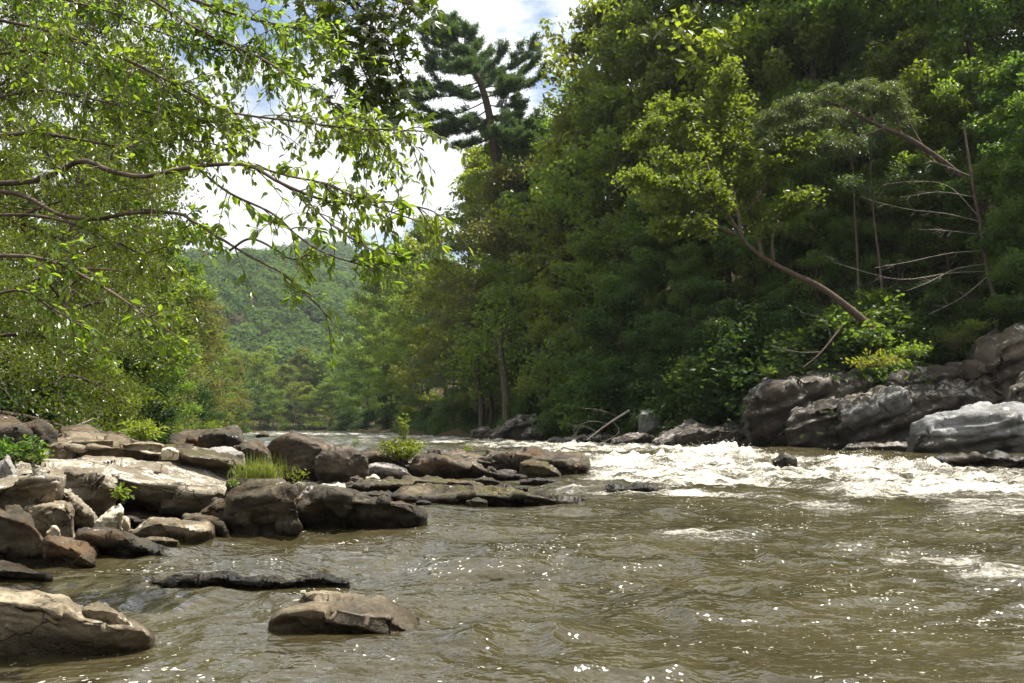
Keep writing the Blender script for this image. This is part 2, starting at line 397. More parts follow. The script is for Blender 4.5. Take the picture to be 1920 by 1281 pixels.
def water_height(x, y):
    d = np.maximum(y, 0.5)
    px = CX + x / d * F; py = HOR + (1.5 - level(d)) / d * F
    z = level(y)
    foam = np.zeros_like(x)
    for (a, b, rx, ry, s) in FOAM_GLITTER:
        foam = np.maximum(foam, s * np.exp(-(((px - a) / rx) ** 4 + ((py - b) / ry) ** 4) * 0.8))
    wob = fbm2(x / 1.3, y / 0.9, 4, 21)
    foam = np.clip(foam * (1 + 0.35 * wob), 0, 1)
    calm = sstep(-0.5, 0.6, fbm2(x / 2.2, y / 1.5, 2, 31))
    rap = sstep(15, 24, y)
    amp = (0.45 + 0.75 * calm)
    near = 1 / (1 + (y / 20.0) ** 2)
    wx, wy = x + 0.12 * n2(x * 2, y * 2, 77), y + 0.12 * n2(x * 2 + 9, y * 2, 78)
    rid = 1 - np.abs(n2(wx / 0.62, wy / 0.36, 41)) * 2
    h = amp * (0.075 * (0.45 + 0.55 * sstep(4.5, 8, y)) * n2(wx / 1.5, wy / 0.8, 47) + 0.038 * rid * near + 0.020 * n2(wx / 0.30, wy / 0.22, 42) * near + 0.005 * n2(wx / 0.11, wy / 0.085, 43) * near)
    h += (0.035 + 0.06 * rap) * fbm2(wx / 2.0, wy / 0.9, 3, 50)
    ch = 1 - np.abs(fbm2(wx / 1.1, wy / 0.6, 3, 60))
    h += foam * (0.04 + 0.17 * rap * sstep(60, 40, y)) * (ch - 0.5)
    h += sstep(0.35, 0.95, foam) * rap * 0.07 * fbm2(x / 0.25, y / 0.25, 3, 70)
    for (a, b, rx, hh, ry) in HUMPS:
        dd = hump_depth(b)
        ax = (a - CX) / F * dd; wx_ = rx / F * dd
        e = np.exp(-(((x - ax) / wx_) ** 2 + ((y - dd) / ry) ** 2))
        h += hh * e * (0.75 + 0.5 * n2(x / 0.5, y / 0.4, 80) + 0.25 * n2(x / 0.17, y / 0.17, 81))
        foam = np.maximum(foam, np.clip(e * 1.25, 0, 1) * min(1, 0.45 + hh * 2))
    far = sstep(50, 75, y)
    h += far * 0.14 * n2(x / 2.2, y / 1.3, 90)
    return z + h, foam

def water_mat():
    m, nt = newmat('river_water'); g = N(nt)
    pos = g.new('ShaderNodeNewGeometry').outputs['Position']
    fo = g.new('ShaderNodeAttribute', attribute_name='foam').outputs['Fac']
    c = g.ramp(g.noise(pos, 0.5, 3), [(0.35, (0.029, 0.0240, 0.011)), (0.65, (0.050, 0.0425, 0.021))])
    fl = g.scale(g.vmath('ADD', pos, g.scale(g.noise(pos, 1.3, 3, out='Color'), (.6, .4, 0))), (0.42, 1.8, 1.0))
    fn = g.noise(fl, 1.9, 9, 0.66); fn2 = g.noise(g.scale(pos, (1, 1.5, 1)), 13, 7, 0.72)
    nn = g.math('ADD', g.math('MULTIPLY', fn, 0.6), g.math('MULTIPLY', fn2, 0.4))
    thr = g.math('SUBTRACT', 0.755, g.math('MULTIPLY', fo, 0.35))
    fm = g.math('MULTIPLY', g.step(nn, g.math('SUBTRACT', thr, 0.07), g.math('ADD', thr, 0.13)), g.step(fo, 0.02, 0.25))
    # drifting flecks of foam, with sun glitter painted as more white dots
    warp = g.vmath('ADD', g.scale(pos, (1.0, 1.35, 1.0)), g.scale(g.noise(pos, 3.5, 3, out='Color'), (0.5, 0.5, 0.5)))
    vd = g.voro(warp, 13.0)
    size = g.math('MULTIPLY', g.step(g.noise(pos, 0.7, 6, 0.7), 0.42, 0.64), 0.32)
    keep = g.math('GREATER_THAN', g.noise(g.voro(warp, 13.0, out='Position'), 7.3, 0), 0.46)
    fk = g.math('MULTIPLY', g.step(vd, size, g.math('SUBTRACT', size, 0.07)), keep)
    fm = g.math('MAXIMUM', fm, fk)
    foamc = g.ramp(fn2, [(0.32, (0.30, 0.25, 0.15)), (0.5, (0.56, 0.52, 0.43)), (0.66, (0.80, 0.78, 0.72))])
    col = g.mix(fm, c, foamc)
    p = g.new('ShaderNodeBsdfPrincipled'); g.put(p.inputs['Base Color'], col)
    g.put(p.inputs['Roughness'], g.math('ADD', 0.05, g.math('MULTIPLY', fm, 0.55)))
    p.inputs['IOR'].default_value = 1.5
    b1 = g.bump(g.noise(g.scale(pos, (1, 1.5, 1)), 9, 2, 0.5), 0.6, 0.030)
    b2 = g.bump(g.noise(g.scale(pos, (1, 1.6, 1)), 3.2, 3, 0.5), 0.7, 0.12, b1)
    b3 = g.bump(g.math('MULTIPLY', fm, g.math('ADD', 0.4, fn2)), 0.8, 0.05, b2)
    g.put(p.inputs['Normal'], b3); g.out(p.outputs[0]); return m
M['water'] = water_mat()

wy = [2.0]
while wy[-1] < 345:
    d = wy[-1]; wy.append(d + min(max(d * d * 0.00050, 0.011), 0.20 + max(0, d - 45) * 0.03))
wt = np.concatenate([np.linspace(-1.6, -0.68, 60)[:-1], np.linspace(-0.68, 0.68, 700), np.linspace(0.68, 1.6, 60)[1:]])
_foam = {}
def _wz(x, y):
    z, f = water_height(x, y); _foam['f'] = f
    return z
me, WV = grid_mesh('water', lambda y: wt * y, np.array(wy), _wz, M['water'])
a_ = me.attributes.new('foam', 'FLOAT', 'POINT'); a_.data.foreach_set('value', _foam['f'].astype(np.float32))
tag(obj('water', me), kind='structure')

# ------------------------------------------------------------------ rocks
def rock(name, label, st, mat, D=None, dep=1.0, n=90, m=44, seed=None, facets=9, rough=1.0, lean=0.05, cat='rock', group=None, strata=None, zw=0.0, sdir=(0.12, 0.05, 1.0), crown=0.0, under=0.20, blunt=4, planes=30, angular=.9, layers=1.0):
    """a rock lofted along its length: st = (pixel x, top line, edge of the front face, foot); own depth, real size and thickness"""
    st = np.array(st, float)
    seed = seed if seed is not None else int(abs(st[0, 0] * 7 + st[1, 1] * 13)) % 9973
    rng = np.random.default_rng(seed)
    if D is None: D = base_depth(np.median(st[:, 3]), zw)
    key = np.concatenate([[0], np.cumsum(np.hypot(np.diff(st[:, 0]), np.diff(st[:, 1]) * .7))])
    S = np.empty((n, 4)); u = (1 - np.cos(np.linspace(0, math.pi, n))) / 2 * .6 + np.linspace(0, 1, n) * .4
    lin = np.stack([np.interp(u * key[-1], key, st[:, k]) for k in range(4)], 1)
    k_ = max(1, n // 40); pad = np.pad(lin, ((k_, k_), (0, 0)), 'edge')
    S = sum(pad[i:i + n] for i in range(2 * k_ + 1)) / (2 * k_ + 1); S[0] = lin[0]; S[-1] = lin[-1]
    tp = np.sqrt(np.clip(1 - np.abs(2 * u - 1) ** blunt, 0.002, 1))
    rings = []
    for i in range(n):
        px, yt, yb, ys_ = S[i]; w = dep * tp[i]; c = D + dep * 0.35 * (1 - tp[i])
        foot = P(px, ys_, c + (lean + under) * w); edge = P(px, yb, c + lean * w); top = P(px, yt, c + 0.68 * w)
        zb = min(foot[2], top[2]) - 0.35 * min(1.0, dep)
        h = max(top[2] - foot[2], 0.02)
        mid = (foot * .4 + edge * .6) + np.array([0, -0.015 * w, 0])
        tm = (edge + top) / 2 + np.array([0, 0, crown * h])
        bk = top + np.array([0, 0.22 * w, -0.45 * h]); bb = np.array([top[0], c + w, zb]); fb = np.array([foot[0], c + (lean + under + .1) * w, zb])
        ctrl = np.array([fb, foot, mid, edge, tm, top, bk, bb])
        q = np.vstack([ctrl, ctrl[:1]])
        l = np.concatenate([[0], np.cumsum(np.linalg.norm(np.diff(q, axis=0), axis=1))])
        wgt = np.array([.25, .8, 1.1, 1.2, 1.2, .8, .5, .25]); l = np.concatenate([[0], np.cumsum(wgt)])
        t = np.linspace(0, l[-1], m, endpoint=False)
        pts = np.stack([np.interp(t, l, q[:, k]) for k in range(3)], 1)
        pts = (pts * 3 + np.roll(pts, 1, 0) + np.roll(pts, -1, 0)) / 5
        rings.append(pts)
    V = np.array(rings)
    flat = V.reshape(-1, 3); cen = flat.mean(0); size = np.ptp(flat, 0); sc = float(np.cbrt(max(size[0], .05) * max(size[1], .05) * max(size[2], .05)))
    q = (flat - cen) / size
    for _ in range(facets):
        d = unit(rng.normal(size=3) * np.array([1, 1, .9]))
        s = q @ d; lim = np.quantile(s, 1 - rng.uniform(0.02, 0.09))
        q = q - np.outer(np.maximum(s - lim, 0) * 0.8, d)
    V = (q * size + cen).reshape(n, m, 3)
    du = np.gradient(V, axis=0); dv = np.roll(V, -1, 1) - np.roll(V, 1, 1)
    ar = np.cross(dv, du).reshape(-1, 3); na = np.linalg.norm(ar, axis=1); nr = unit(ar); pf = V.reshape(-1, 3)
    if np.mean(np.sum(nr * (pf - cen), 1)) < 0: nr = -nr
    pick = rng.choice(len(pf), planes, p=na / na.sum())
    sn = unit(nr[pick] + rng.normal(size=(planes, 3)) * .16); sp0 = pf[pick]
    d2 = ((pf[:, None] - sp0[None]) ** 2).sum(-1); near3 = np.argsort(d2, 1)[:, :3]
    best = np.full(len(pf), 9e9)
    for k in range(3):
        nk = sn[near3[:, k]]; t_ = -np.sum((pf - sp0[near3[:, k]]) * nk, 1) / np.maximum(np.sum(nr * nk, 1), .35)
        ok = np.sum(nr * nk, 1) > .3
        best = np.minimum(best, np.where(ok, t_, 9e9))
    best = np.where(best > 8e9, 0, np.clip(best, -.13 * sc, .06 * sc)) * np.repeat(np.clip(tp * 1.4, 0.1, 1), m)
    V = (pf + nr * (best * angular)[:, None]).reshape(n, m, 3)
    du = np.gradient(V, axis=0); dv = np.roll(V, -1, 1) - np.roll(V, 1, 1)
    nr = unit(np.cross(dv, du)).reshape(-1, 3)
    if np.mean(np.sum(nr * (V.reshape(-1, 3) - cen), 1)) < 0: nr = -nr
    p = V.reshape(-1, 3); off = rng.uniform(-50, 50, 3)
    big = fbm3(p / (0.42 * sc) + off, 3, seed)
    rid = 1 - np.abs(fbm3(p / (0.55 * sc) + off * 2, 3, seed + 5)) * 1.6
    sd = unit(np.array(sdir)); sper = strata or 0.16 * sc
    s = p @ sd / sper + 0.9 * n3(p / (0.8 * sc) + off, seed + 9)
    fr = s - np.floor(s); saw = np.where(fr < 0.8, fr / 0.8, (1 - fr) / 0.2) - 0.5
    lay = saw * (0.5 + 0.5 * n3(p / (0.6 * sc) + off, seed + 3))
    fine = fbm3(p / (0.11 * sc) + off, 3, seed + 11)
    disp = sc * rough * (0.022 * big + 0.022 * rid + 0.026 * layers * lay + 0.019 * fine)
    et = np.repeat(np.clip(tp * 1.6, 0.1, 1), m)
    p = p + nr * (disp * et)[:, None]
    V = p
    i = np.arange(n - 1)[:, None] * m; j = np.arange(m)[None]; k = (j + 1) % m
    f = np.stack([i + j, i + k, i + m + k, i + m + j], -1).reshape(-1, 4)
    mb = MB(); mb.add(V, f[:, ::-1])
    mb.add(np.array([V[:m].mean(0)]), np.zeros((0, 3), int))
    c0 = n * m; jj = np.arange(m); kk = (jj + 1) % m
    mb.add(np.array([V[-m:].mean(0)]), np.zeros((0, 3), int))
    mb.f.append(np.stack([np.full(m, c0), jj, kk], -1)); mb.tone.append(np.zeros(m))
    mb.f.append(np.stack([np.full(m, c0 + 1), (n - 1) * m + kk, (n - 1) * m + jj], -1)); mb.tone.append(np.zeros(m))
    org = np.array([cen[0], cen[1], V[:, 2].min()])
    me = mb.mesh(name, M[mat], origin=org)
    return tag(obj(name, me, loc=org), label, cat, group, "thing")

GL, GM, GR = 'boulders piled on the near bank', 'rocks breaking the current midstream', 'rocks along the wooded far bank'
# --- near bank
rock('rock_ledge', 'flat topped tan rock ledge jutting into the shallows nearest the camera', [(-140, 1096, 1120, 1260), (-60, 1100, 1124, 1256), (0, 1108, 1130, 1252), (40, 1111, 1133, 1249), (80, 1117, 1140, 1246), (118, 1122, 1146, 1243), (135, 1134, 1160, 1241), (165, 1146, 1168, 1238), (205, 1156, 1171, 1235), (240, 1164, 1174, 1231), (268, 1176, 1181, 1226), (284, 1194, 1198, 1216)], 'tan', D=5.6, dep=1.1, n=150, m=80, group=GL, strata=0.06, lean=0.05, rough=0.7, planes=22, angular=.35, facets=3, seed=12)
rock('rock_block', 'small broken tan block resting on the near rock ledge', [(156, 1136, 1144, 1166), (180, 1131, 1144, 1168), (206, 1132, 1148, 1170), (225, 1148, 1158, 1172), (242, 1162, 1166, 1172)], 'tan', D=5.85, dep=0.3, n=60, m=40, group=GL)
rock('boulder', 'wet brown low rock at the water edge behind the flat ledge', [(-90, 1042, 1058, 1098), (0, 1054, 1068, 1097), (30, 1058, 1070, 1096), (60, 1060, 1075, 1096), (80, 1072, 1082, 1094), (96, 1086, 1090, 1093)], 'brown', dep=0.9, group=GL)
rock('boulder', 'big dark rounded boulder at the picture edge beside the wet brown block', [(-110, 938, 955, 1075), (-30, 943, 960, 1072), (10, 951, 964, 1068), (40, 957, 975, 1066), (65, 980, 995, 1066), (85, 1010, 1020, 1064), (101, 1032, 1040, 1058)], 'brown', D=9.2, dep=1.3, n=120, m=60, group=GL, facets=5)
rock('boulder', 'reddish brown wet block between the big dark boulder and the pointed boulder', [(84, 1002, 1008, 1050), (100, 1001, 1014, 1060), (130, 1004, 1030, 1066), (155, 1013, 1040, 1064), (166, 1032, 1048, 1062), (177, 1056, 1058, 1061)], 'brown', D=9.1, dep=0.85, group=GL)
rock('boulder', 'dark boulder tapering to a low point in the water below the rounded boulder', [(138, 1004, 1008, 1045), (165, 995, 1002, 1055), (190, 993, 1004, 1056), (230, 996, 1008, 1055), (260, 1004, 1014, 1053), (290, 1025, 1031, 1049), (316, 1042, 1044, 1047)], 'dark', D=9.6, dep=1.2, n=110, m=56, group=GL)
rock('boulder', 'smooth rounded tan boulder lying at the water edge under the main slab', [(240, 993, 996, 1005), (258, 988, 995, 1013), (275, 974, 986, 1017), (300, 971, 984, 1019), (330, 971, 982, 1019), (360, 974, 985, 1019), (385, 980, 990, 1017), (398, 1000, 1005, 1013)], 'tan', D=11.1, dep=0.85, group=GL, facets=4, rough=0.7)
rock('stone', 'thin flat stone half sunk in front of the smooth rounded boulder', [(270, 1009, 1012, 1020), (300, 1007, 1013, 1022), (335, 1012, 1015, 1020)], 'tan', D=10.8, dep=0.35, n=50, m=30, group=GL)
rock('boulder', 'small dark boulder tucked beside the smooth rounded boulder', [(343, 967, 972, 1002), (365, 964, 973, 1010), (390, 966, 976, 1012), (412, 978, 986, 1012), (429, 998, 1002, 1009)], 'brown', D=11.7, dep=0.8, group=GL, facets=5)
rock('boulder', 'dark triangular wedge of rock under the end of the main slab', [(362, 968, 974, 1004), (395, 941, 950, 1008), (420, 934, 946, 1010), (440, 955, 963, 1010), (462, 996, 999, 1008)], 'brown', D=12.2, dep=1.0, group=GL)
rock('boulder', 'massive dark block with grass growing on its top at the slab end', [(424, 925, 940, 1000), (440, 903, 930, 1008), (470, 890, 928, 1012), (500, 886, 925, 1012), (530, 893, 918, 1011), (548, 915, 930, 1008), (557, 945, 955, 1002), (557, 975, 978, 996)], 'brown', D=11.8, dep=2.2, n=120, m=64, group=GL, facets=6, lean=0.08)
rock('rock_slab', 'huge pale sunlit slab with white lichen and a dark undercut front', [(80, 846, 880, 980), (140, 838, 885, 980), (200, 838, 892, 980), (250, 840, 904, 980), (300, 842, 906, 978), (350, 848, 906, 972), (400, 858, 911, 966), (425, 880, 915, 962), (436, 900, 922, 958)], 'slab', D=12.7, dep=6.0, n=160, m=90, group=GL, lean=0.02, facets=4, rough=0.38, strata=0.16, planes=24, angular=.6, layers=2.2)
rock('rock_ridge', 'long tapering brown ridge of rock lying along the back of the pale slab', [(90, 828, 838, 872), (110, 815, 830, 874), (160, 811, 838, 868), (200, 815, 840, 866), (240, 824, 845, 864), (290, 838, 850, 862), (324, 849, 855, 860)], 'tan', D=15.2, dep=2.2, n=110, m=56, group=GL, facets=4, rough=0.6)
rock('boulder', 'rounded brown rock showing above the long tapering ridge', [(112, 814, 820, 850), (145, 797, 806, 850), (180, 800, 808, 850), (215, 812, 818, 845), (240, 822, 826, 840)], 'brown', D=17.5, dep=1.6, group=GL)
rock('rock_slab', 'mossy sloping slab between the pale slab and the midstream rocks', [(300, 843, 851, 868), (330, 836, 849, 878), (370, 838, 853, 884), (410, 850, 864, 890), (440, 862, 873, 892), (460, 876, 882, 894)], 'mossy', D=14.6, dep=2.4, n=100, m=50, group=GL, rough=0.6)
rock('stone', 'white lichened stone perched at the end of the brown ridge', [(303, 844, 847, 853), (311, 839, 843, 853), (320, 838, 843, 853), (334, 844, 847, 852)], 'pale', D=14.1, dep=0.28, n=40, m=28, group=GL)
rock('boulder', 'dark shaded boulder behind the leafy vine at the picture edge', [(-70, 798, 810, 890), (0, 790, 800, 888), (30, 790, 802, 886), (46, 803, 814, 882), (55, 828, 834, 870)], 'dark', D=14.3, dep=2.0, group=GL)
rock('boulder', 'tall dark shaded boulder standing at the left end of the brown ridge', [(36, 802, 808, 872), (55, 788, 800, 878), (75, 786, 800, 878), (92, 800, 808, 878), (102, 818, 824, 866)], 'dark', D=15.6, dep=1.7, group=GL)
rock('rock_slab', 'pointed layered slab of pale stone overhanging the dark boulder', [(-80, 905, 922, 978), (0, 895, 912, 958), (40, 890, 905, 955), (75, 886, 899, 944), (98, 886, 892, 914), (111, 889, 892, 898)], 'slab', D=10.5, dep=1.3, n=110, m=60, group=GL, strata=0.07, sdir=(-0.3, 0.1, 1))
rock('boulder', 'squared layered block with a ragged grey top under the vine', [(24, 884, 890, 935), (60, 876, 884, 948), (100, 873, 881, 955), (140, 871, 881, 960), (180, 872, 886, 960), (200, 879, 893, 955), (212, 895, 905, 944), (215, 915, 919, 930)], 'slab', D=11.9, dep=1.7, n=120, m=64, group=GL, strata=0.1, lean=0.06)
rock('boulder', 'striped wedge of stone leaning down between the layered block and the pale stone', [(68, 905, 913, 955), (95, 905, 916, 962), (120, 912, 924, 970), (145, 931, 941, 974), (176, 965, 967, 973)], 'slab', D=11.1, dep=0.9, group=GL, strata=0.05, sdir=(-0.6, 0.1, 1))
rock('boulder', 'brown boulder with a ribbed face just above the big dark boulder', [(42, 957, 963, 990), (65, 941, 951, 996), (95, 937, 949, 996), (120, 945, 953, 988), (137, 954, 958, 967)], 'tan', D=10.4, dep=0.85, group=GL, strata=0.06, sdir=(-0.5, 0.1, 1))
rock('stone', 'cream coloured angular stone propped upright below the vine', [(174, 986, 989, 996), (190, 965, 976, 998), (210, 950, 966, 998), (224, 946, 956, 988), (229, 960, 964, 974)], 'pale', D=11.3, dep=0.4, n=60, m=36, group=GL)
rock('stone', 'small curved brown stone next to the cream angular stone', [(208, 987, 990, 998), (225, 972, 980, 999), (235, 965, 973, 998), (244, 976, 981, 991)], 'tan', D=11.5, dep=0.3, n=50, m=30, group=GL)
rock('stone', 'tiny upright shard of pale stone on top of the reddish block', [(87, 998, 1000, 1006), (95, 988, 994, 1006), (104, 980, 990, 1006), (113, 996, 999, 1005)], 'pale', D=9.55, dep=0.12, n=36, m=24, group=GL)
rock('stone', 'upright pointed shard of grey stone beneath the dark shaded boulders', [(-14, 882, 887, 915), (5, 862, 871, 912), (15, 849, 859, 910), (24, 870, 876, 904), (29, 890, 893, 899)], 'greystone', D=11.4, dep=0.4, n=60, m=36, group=GL)
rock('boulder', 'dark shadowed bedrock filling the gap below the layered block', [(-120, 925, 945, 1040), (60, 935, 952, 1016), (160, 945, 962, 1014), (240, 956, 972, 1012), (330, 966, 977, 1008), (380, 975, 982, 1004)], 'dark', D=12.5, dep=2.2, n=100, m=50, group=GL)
# --- midstream
rock('boulder', 'dark flat backed rock showing behind the mossy slab', [(318, 824, 829, 870), (345, 811, 820, 874), (380, 805, 816, 876), (420, 803, 814, 876), (442, 805, 816, 876), (455, 816, 823, 870)], 'dark', D=21.5, dep=2.4, n=100, m=50, group=GM, zw=.1)
rock('stone', 'pale grey pinkish flat stone behind the tuft of grass', [(385, 847, 850, 872), (410, 838, 846, 874), (440, 842, 849, 874), (458, 854, 857, 872)], 'greystone', D=18.6, dep=1.2, n=60, m=36, group=GM)
rock('boulder', 'brown low rock beside the dark flat backed rock', [(434, 838, 844, 884), (460, 826, 837, 886), (480, 828, 839, 886), (500, 845, 851, 886), (508, 862, 868, 884)], 'mid', D=20, dep=1.6, group=GM)
rock('boulder', 'dark pyramid shaped boulder with a pale chip near its peak', [(506, 842, 848, 886), (520, 826, 834, 892), (545, 813, 823, 894), (570, 817, 828, 894), (600, 824, 836, 894), (620, 835, 843, 890), (630, 848, 853, 884)], 'mid', D=23.5, dep=2.5, n=110, m=56, group=GM)
rock('boulder', 'jagged brown boulder split into steps next to the pyramid boulder', [(592, 867, 871, 895), (605, 846, 857, 900), (625, 836, 850, 901), (650, 836, 852, 901), (672, 841, 853, 901), (685, 852, 861, 899), (690, 872, 876, 893)], 'mid', D=22.8, dep=1.8, n=110, m=56, group=GM, facets=12, rough=1.5)
rock('boulder', 'dark rock directly under the leafy midstream bush', [(676, 852, 858, 890), (700, 840, 851, 894), (725, 842, 853, 894), (760, 855, 863, 893), (775, 870, 874, 890)], 'mid', D=25, dep=1.7, group=GM)
rock('boulder', 'flat faced grey rock in front of the midstream bush', [(683, 882, 886, 900), (705, 868, 877, 902), (730, 868, 877, 902), (755, 876, 883, 902), (772, 889, 892, 900)], 'greystone', D=23.7, dep=1.0, group=GM)
rock('boulder', 'broad midstream boulder sloping to a flat brown tongue', [(768, 872, 878, 897), (785, 857, 868, 901), (815, 851, 864, 902), (850, 854, 868, 902), (880, 862, 873, 902), (905, 876, 885, 902), (925, 884, 889, 902), (960, 889, 893, 902), (988, 894, 896, 900)], 'mid', D=24, dep=2.0, n=130, m=60, group=GM, facets=5)
rock('rock_ridge', 'long brown ridge of rock behind the broad midstream boulder', [(798, 846, 852, 884), (818, 838, 848, 888), (850, 843, 854, 890), (900, 852, 863, 892), (950, 856, 869, 893), (985, 867, 874, 892)], 'mid', D=26, dep=2.0, n=110, m=56, group=GM)
rock('boulder', 'large stepped rock where the bright rapids begin', [(893, 852, 858, 888), (930, 844, 855, 893), (980, 845, 859, 898), (1020, 847, 861, 899), (1060, 852, 865, 899), (1085, 857, 868, 898), (1099, 869, 875, 895), (1103, 885, 888, 893)], 'mid', D=26, dep=2.6, n=130, m=60, group=GM, rough=1.1)
rock('boulder', 'moss covered block in front of the large stepped rock', [(973, 864, 870, 896), (995, 861, 872, 899), (1025, 866, 877, 899), (1042, 878, 885, 898), (1053, 890, 893, 897)], 'mossy', D=25, dep=1.0, group=GM)
rock('stone', 'low pinkish brown stone awash beyond the mossy block', [(975, 901, 903, 908), (1005, 895, 900, 909), (1030, 897, 902, 908), (1050, 903, 905, 907)], 'mid', D=22.6, dep=0.7, n=60, m=30, group=GM)
rock('stone', 'small moss topped stone below the flat brown tongue', [(886, 901, 903, 907), (900, 893, 899, 908), (920, 896, 902, 908), (937, 902, 904, 907)], 'mossy', D=22.9, dep=0.5, n=60, m=30, group=GM)
rock('rock_slab', 'long low dark slab with the left channel foaming behind it', [(648, 907, 911, 921), (675, 898, 907, 924), (720, 896, 909, 925), (780, 896, 909, 925), (840, 898, 911, 925), (885, 908, 915, 924), (914, 917, 919, 923)], 'mossy', D=19.8, dep=1.5, n=120, m=50, group=GM, facets=5)
rock('stone', 'small black wet rock at the tip of the long low slab', [(911, 915, 917, 920), (935, 909, 914, 921), (970, 911, 916, 920), (990, 915, 917, 919)], 'black', D=20.5, dep=0.6, n=60, m=30, group=GM)
rock('rock_slab', 'long dark wedge of rock thinning to a point in open water', [(733, 932, 936, 942), (760, 920, 930, 947), (800, 917, 929, 948), (850, 916, 929, 949), (900, 915, 929, 949), (950, 921, 932, 948), (1000, 929, 936, 946), (1050, 936, 939, 945), (1104, 941, 942, 944)], 'mossy', D=16.8, dep=1.5, n=130, m=50, group=GM, facets=5)
rock('rock_slab', 'low dark ledge between the long slab and the front ledge', [(652, 927, 930, 937), (690, 921, 929, 944), (730, 922, 931, 946), (753, 931, 935, 943)], 'dark', D=17, dep=1.0, group=GM)
rock('stone', 'fist sized dark stone at the foot of the long wedge', [(779, 941, 943, 948), (790, 935, 941, 949), (809, 942, 944, 948)], 'dark', D=16.5, dep=0.28, n=44, m=28, group=GM)
rock('stone', 'rounded mossy stone leaning on the middle of the long wedge', [(874, 940, 942, 948), (893, 931, 938, 950), (914, 940, 943, 948)], 'mossy', D=16.35, dep=0.35, n=44, m=28, group=GM)
rock('rock_ledge', 'thick dark ledge with a blunt end in front of the long wedge', [(540, 930, 940, 998), (580, 921, 932, 1004), (620, 923, 933, 1002), (670, 930, 941, 1000), (720, 936, 947, 998), (765, 943, 951, 995), (785, 955, 961, 993), (798, 976, 979, 990)], 'dark', D=12.4, dep=2.1, n=130, m=60, group=GM, facets=6, lean=0.08)
rock('stone', 'pale rounded stone wedged before the grey midstream rock', [(685, 897, 898, 902), (700, 889, 894, 903), (712, 897, 898, 901)], 'pale', D=22, dep=0.35, n=40, m=26, group=GM)
rock('stone', 'grey stone at the water line left of the pale rounded stone', [(656, 897, 898, 902), (668, 892, 896, 903), (682, 897, 898, 902)], 'greystone', D=22.4, dep=0.4, n=40, m=26, group=GM)
rock('stone', 'small dark stone in the foam at the upstream tip of the long slab', [(647, 907, 908, 912), (658, 902, 905, 912), (670, 907, 908, 911)], 'dark', D=20.9, dep=0.3, n=40, m=26, group=GM)
rock('rock', 'black lumpy rock alone in the water below the white rapids', [(1130, 917, 920, 928), (1150, 908, 916, 932), (1172, 910, 917, 932), (1182, 911, 917, 932), (1205, 902, 912, 932), (1222, 906, 915, 931), (1236, 919, 921, 927)], 'black', D=19.3, dep=0.8, n=90, m=40, group=GM, rough=1.5)
rock('rock', 'small black rock poking out of the white rapids', [(1449, 862, 865, 876), (1468, 851, 857, 880), (1480, 854, 859, 880), (1495, 860, 863, 876)], 'black', D=29.5, dep=0.7, n=50, m=30, group=GM)
rock('rock', 'tiny dark rock far upstream in the glittering water', [(478, 816, 817, 821), (492, 811, 814, 822), (505, 816, 817, 820)], 'black', D=90, dep=2.5, n=40, m=26, group=GM)
rock('rock', 'thin strip of wet black rock barely above the shallows', [(270, 1090, 1091, 1094), (320, 1087, 1089, 1096), (360, 1080, 1086, 1098), (385, 1084, 1088, 1098), (415, 1070, 1082, 1101), (440, 1078, 1086, 1101), (475, 1087, 1090, 1099), (510, 1084, 1089, 1098), (540, 1090, 1092, 1097), (570, 1086, 1090, 1098), (605, 1079, 1087, 1098), (625, 1086, 1090, 1097), (655, 1092, 1093, 1095)], 'black', D=8.15, dep=0.5, n=160, m=50, rough=1.9, planes=40, angular=.5, group=GM, facets=5)
rock('boulder', 'lone tan boulder with a dark face in the calm foreground water', [(506, 1172, 1176, 1186), (530, 1150, 1162, 1192), (558, 1128, 1156, 1196), (590, 1113, 1152, 1197), (622, 1110, 1162, 1197), (670, 1111, 1176, 1197), (710, 1122, 1182, 1196), (740, 1139, 1180, 1193), (770, 1159, 1180, 1190), (790, 1175, 1180, 1186)], 'tan', D=6.25, dep=0.95, n=150, m=80, facets=9, group=GM, lean=0.04, rough=0.8, planes=24, angular=.9, seed=204)
# --- far bank on the other side of the rapids
T = dict(group=GR, sdir=(-0.45, 0.15, 1.0), blunt=14, strata=.75, rough=1.4, angular=.6, layers=3.0)
rock('cliff_block', 'long dark bedrock wall running behind all the grey cliff blocks', [(1395, 770, 780, 850), (1440, 730, 745, 852), (1560, 700, 725, 852), (1650, 700, 725, 852), (1760, 690, 712, 850), (1850, 670, 700, 850), (1950, 640, 680, 850), (2080, 610, 650, 850)], 'cliff', D=47.5, dep=7, n=150, m=64, group=GR, sdir=(-0.45, 0.15, 1.0), blunt=10, strata=.8, rough=1.4, angular=.6, layers=3.0)
rock('cliff_block', 'big square shouldered cliff block at the left end of the grey cliff', [(1406, 765, 776, 848), (1415, 730, 748, 850), (1430, 712, 732, 852), (1470, 700, 720, 852), (1510, 694, 714, 852), (1550, 688, 708, 852), (1580, 688, 708, 850), (1620, 696, 714, 850), (1650, 720, 735, 848)], 'cliff', D=45.4, dep=6, n=130, m=64, **T)
rock('cliff_block', 'slanting dark rock rib between the square block and the pale edged slab', [(1478, 802, 810, 850), (1495, 775, 786, 852), (1530, 755, 769, 852), (1570, 745, 761, 852), (1605, 736, 752, 852), (1650, 742, 758, 852), (1690, 770, 780, 850)], 'cliff', D=44.3, dep=3, n=110, m=56, **T)
rock('cliff_block', 'broad dark cliff face above the far end of the rapids', [(1576, 768, 778, 845), (1610, 750, 768, 850), (1660, 727, 757, 854), (1700, 712, 747, 856), (1760, 702, 742, 858), (1820, 702, 742, 858), (1860, 724, 754, 856)], 'cliff', D=42.3, dep=4.5, n=130, m=64, **T)
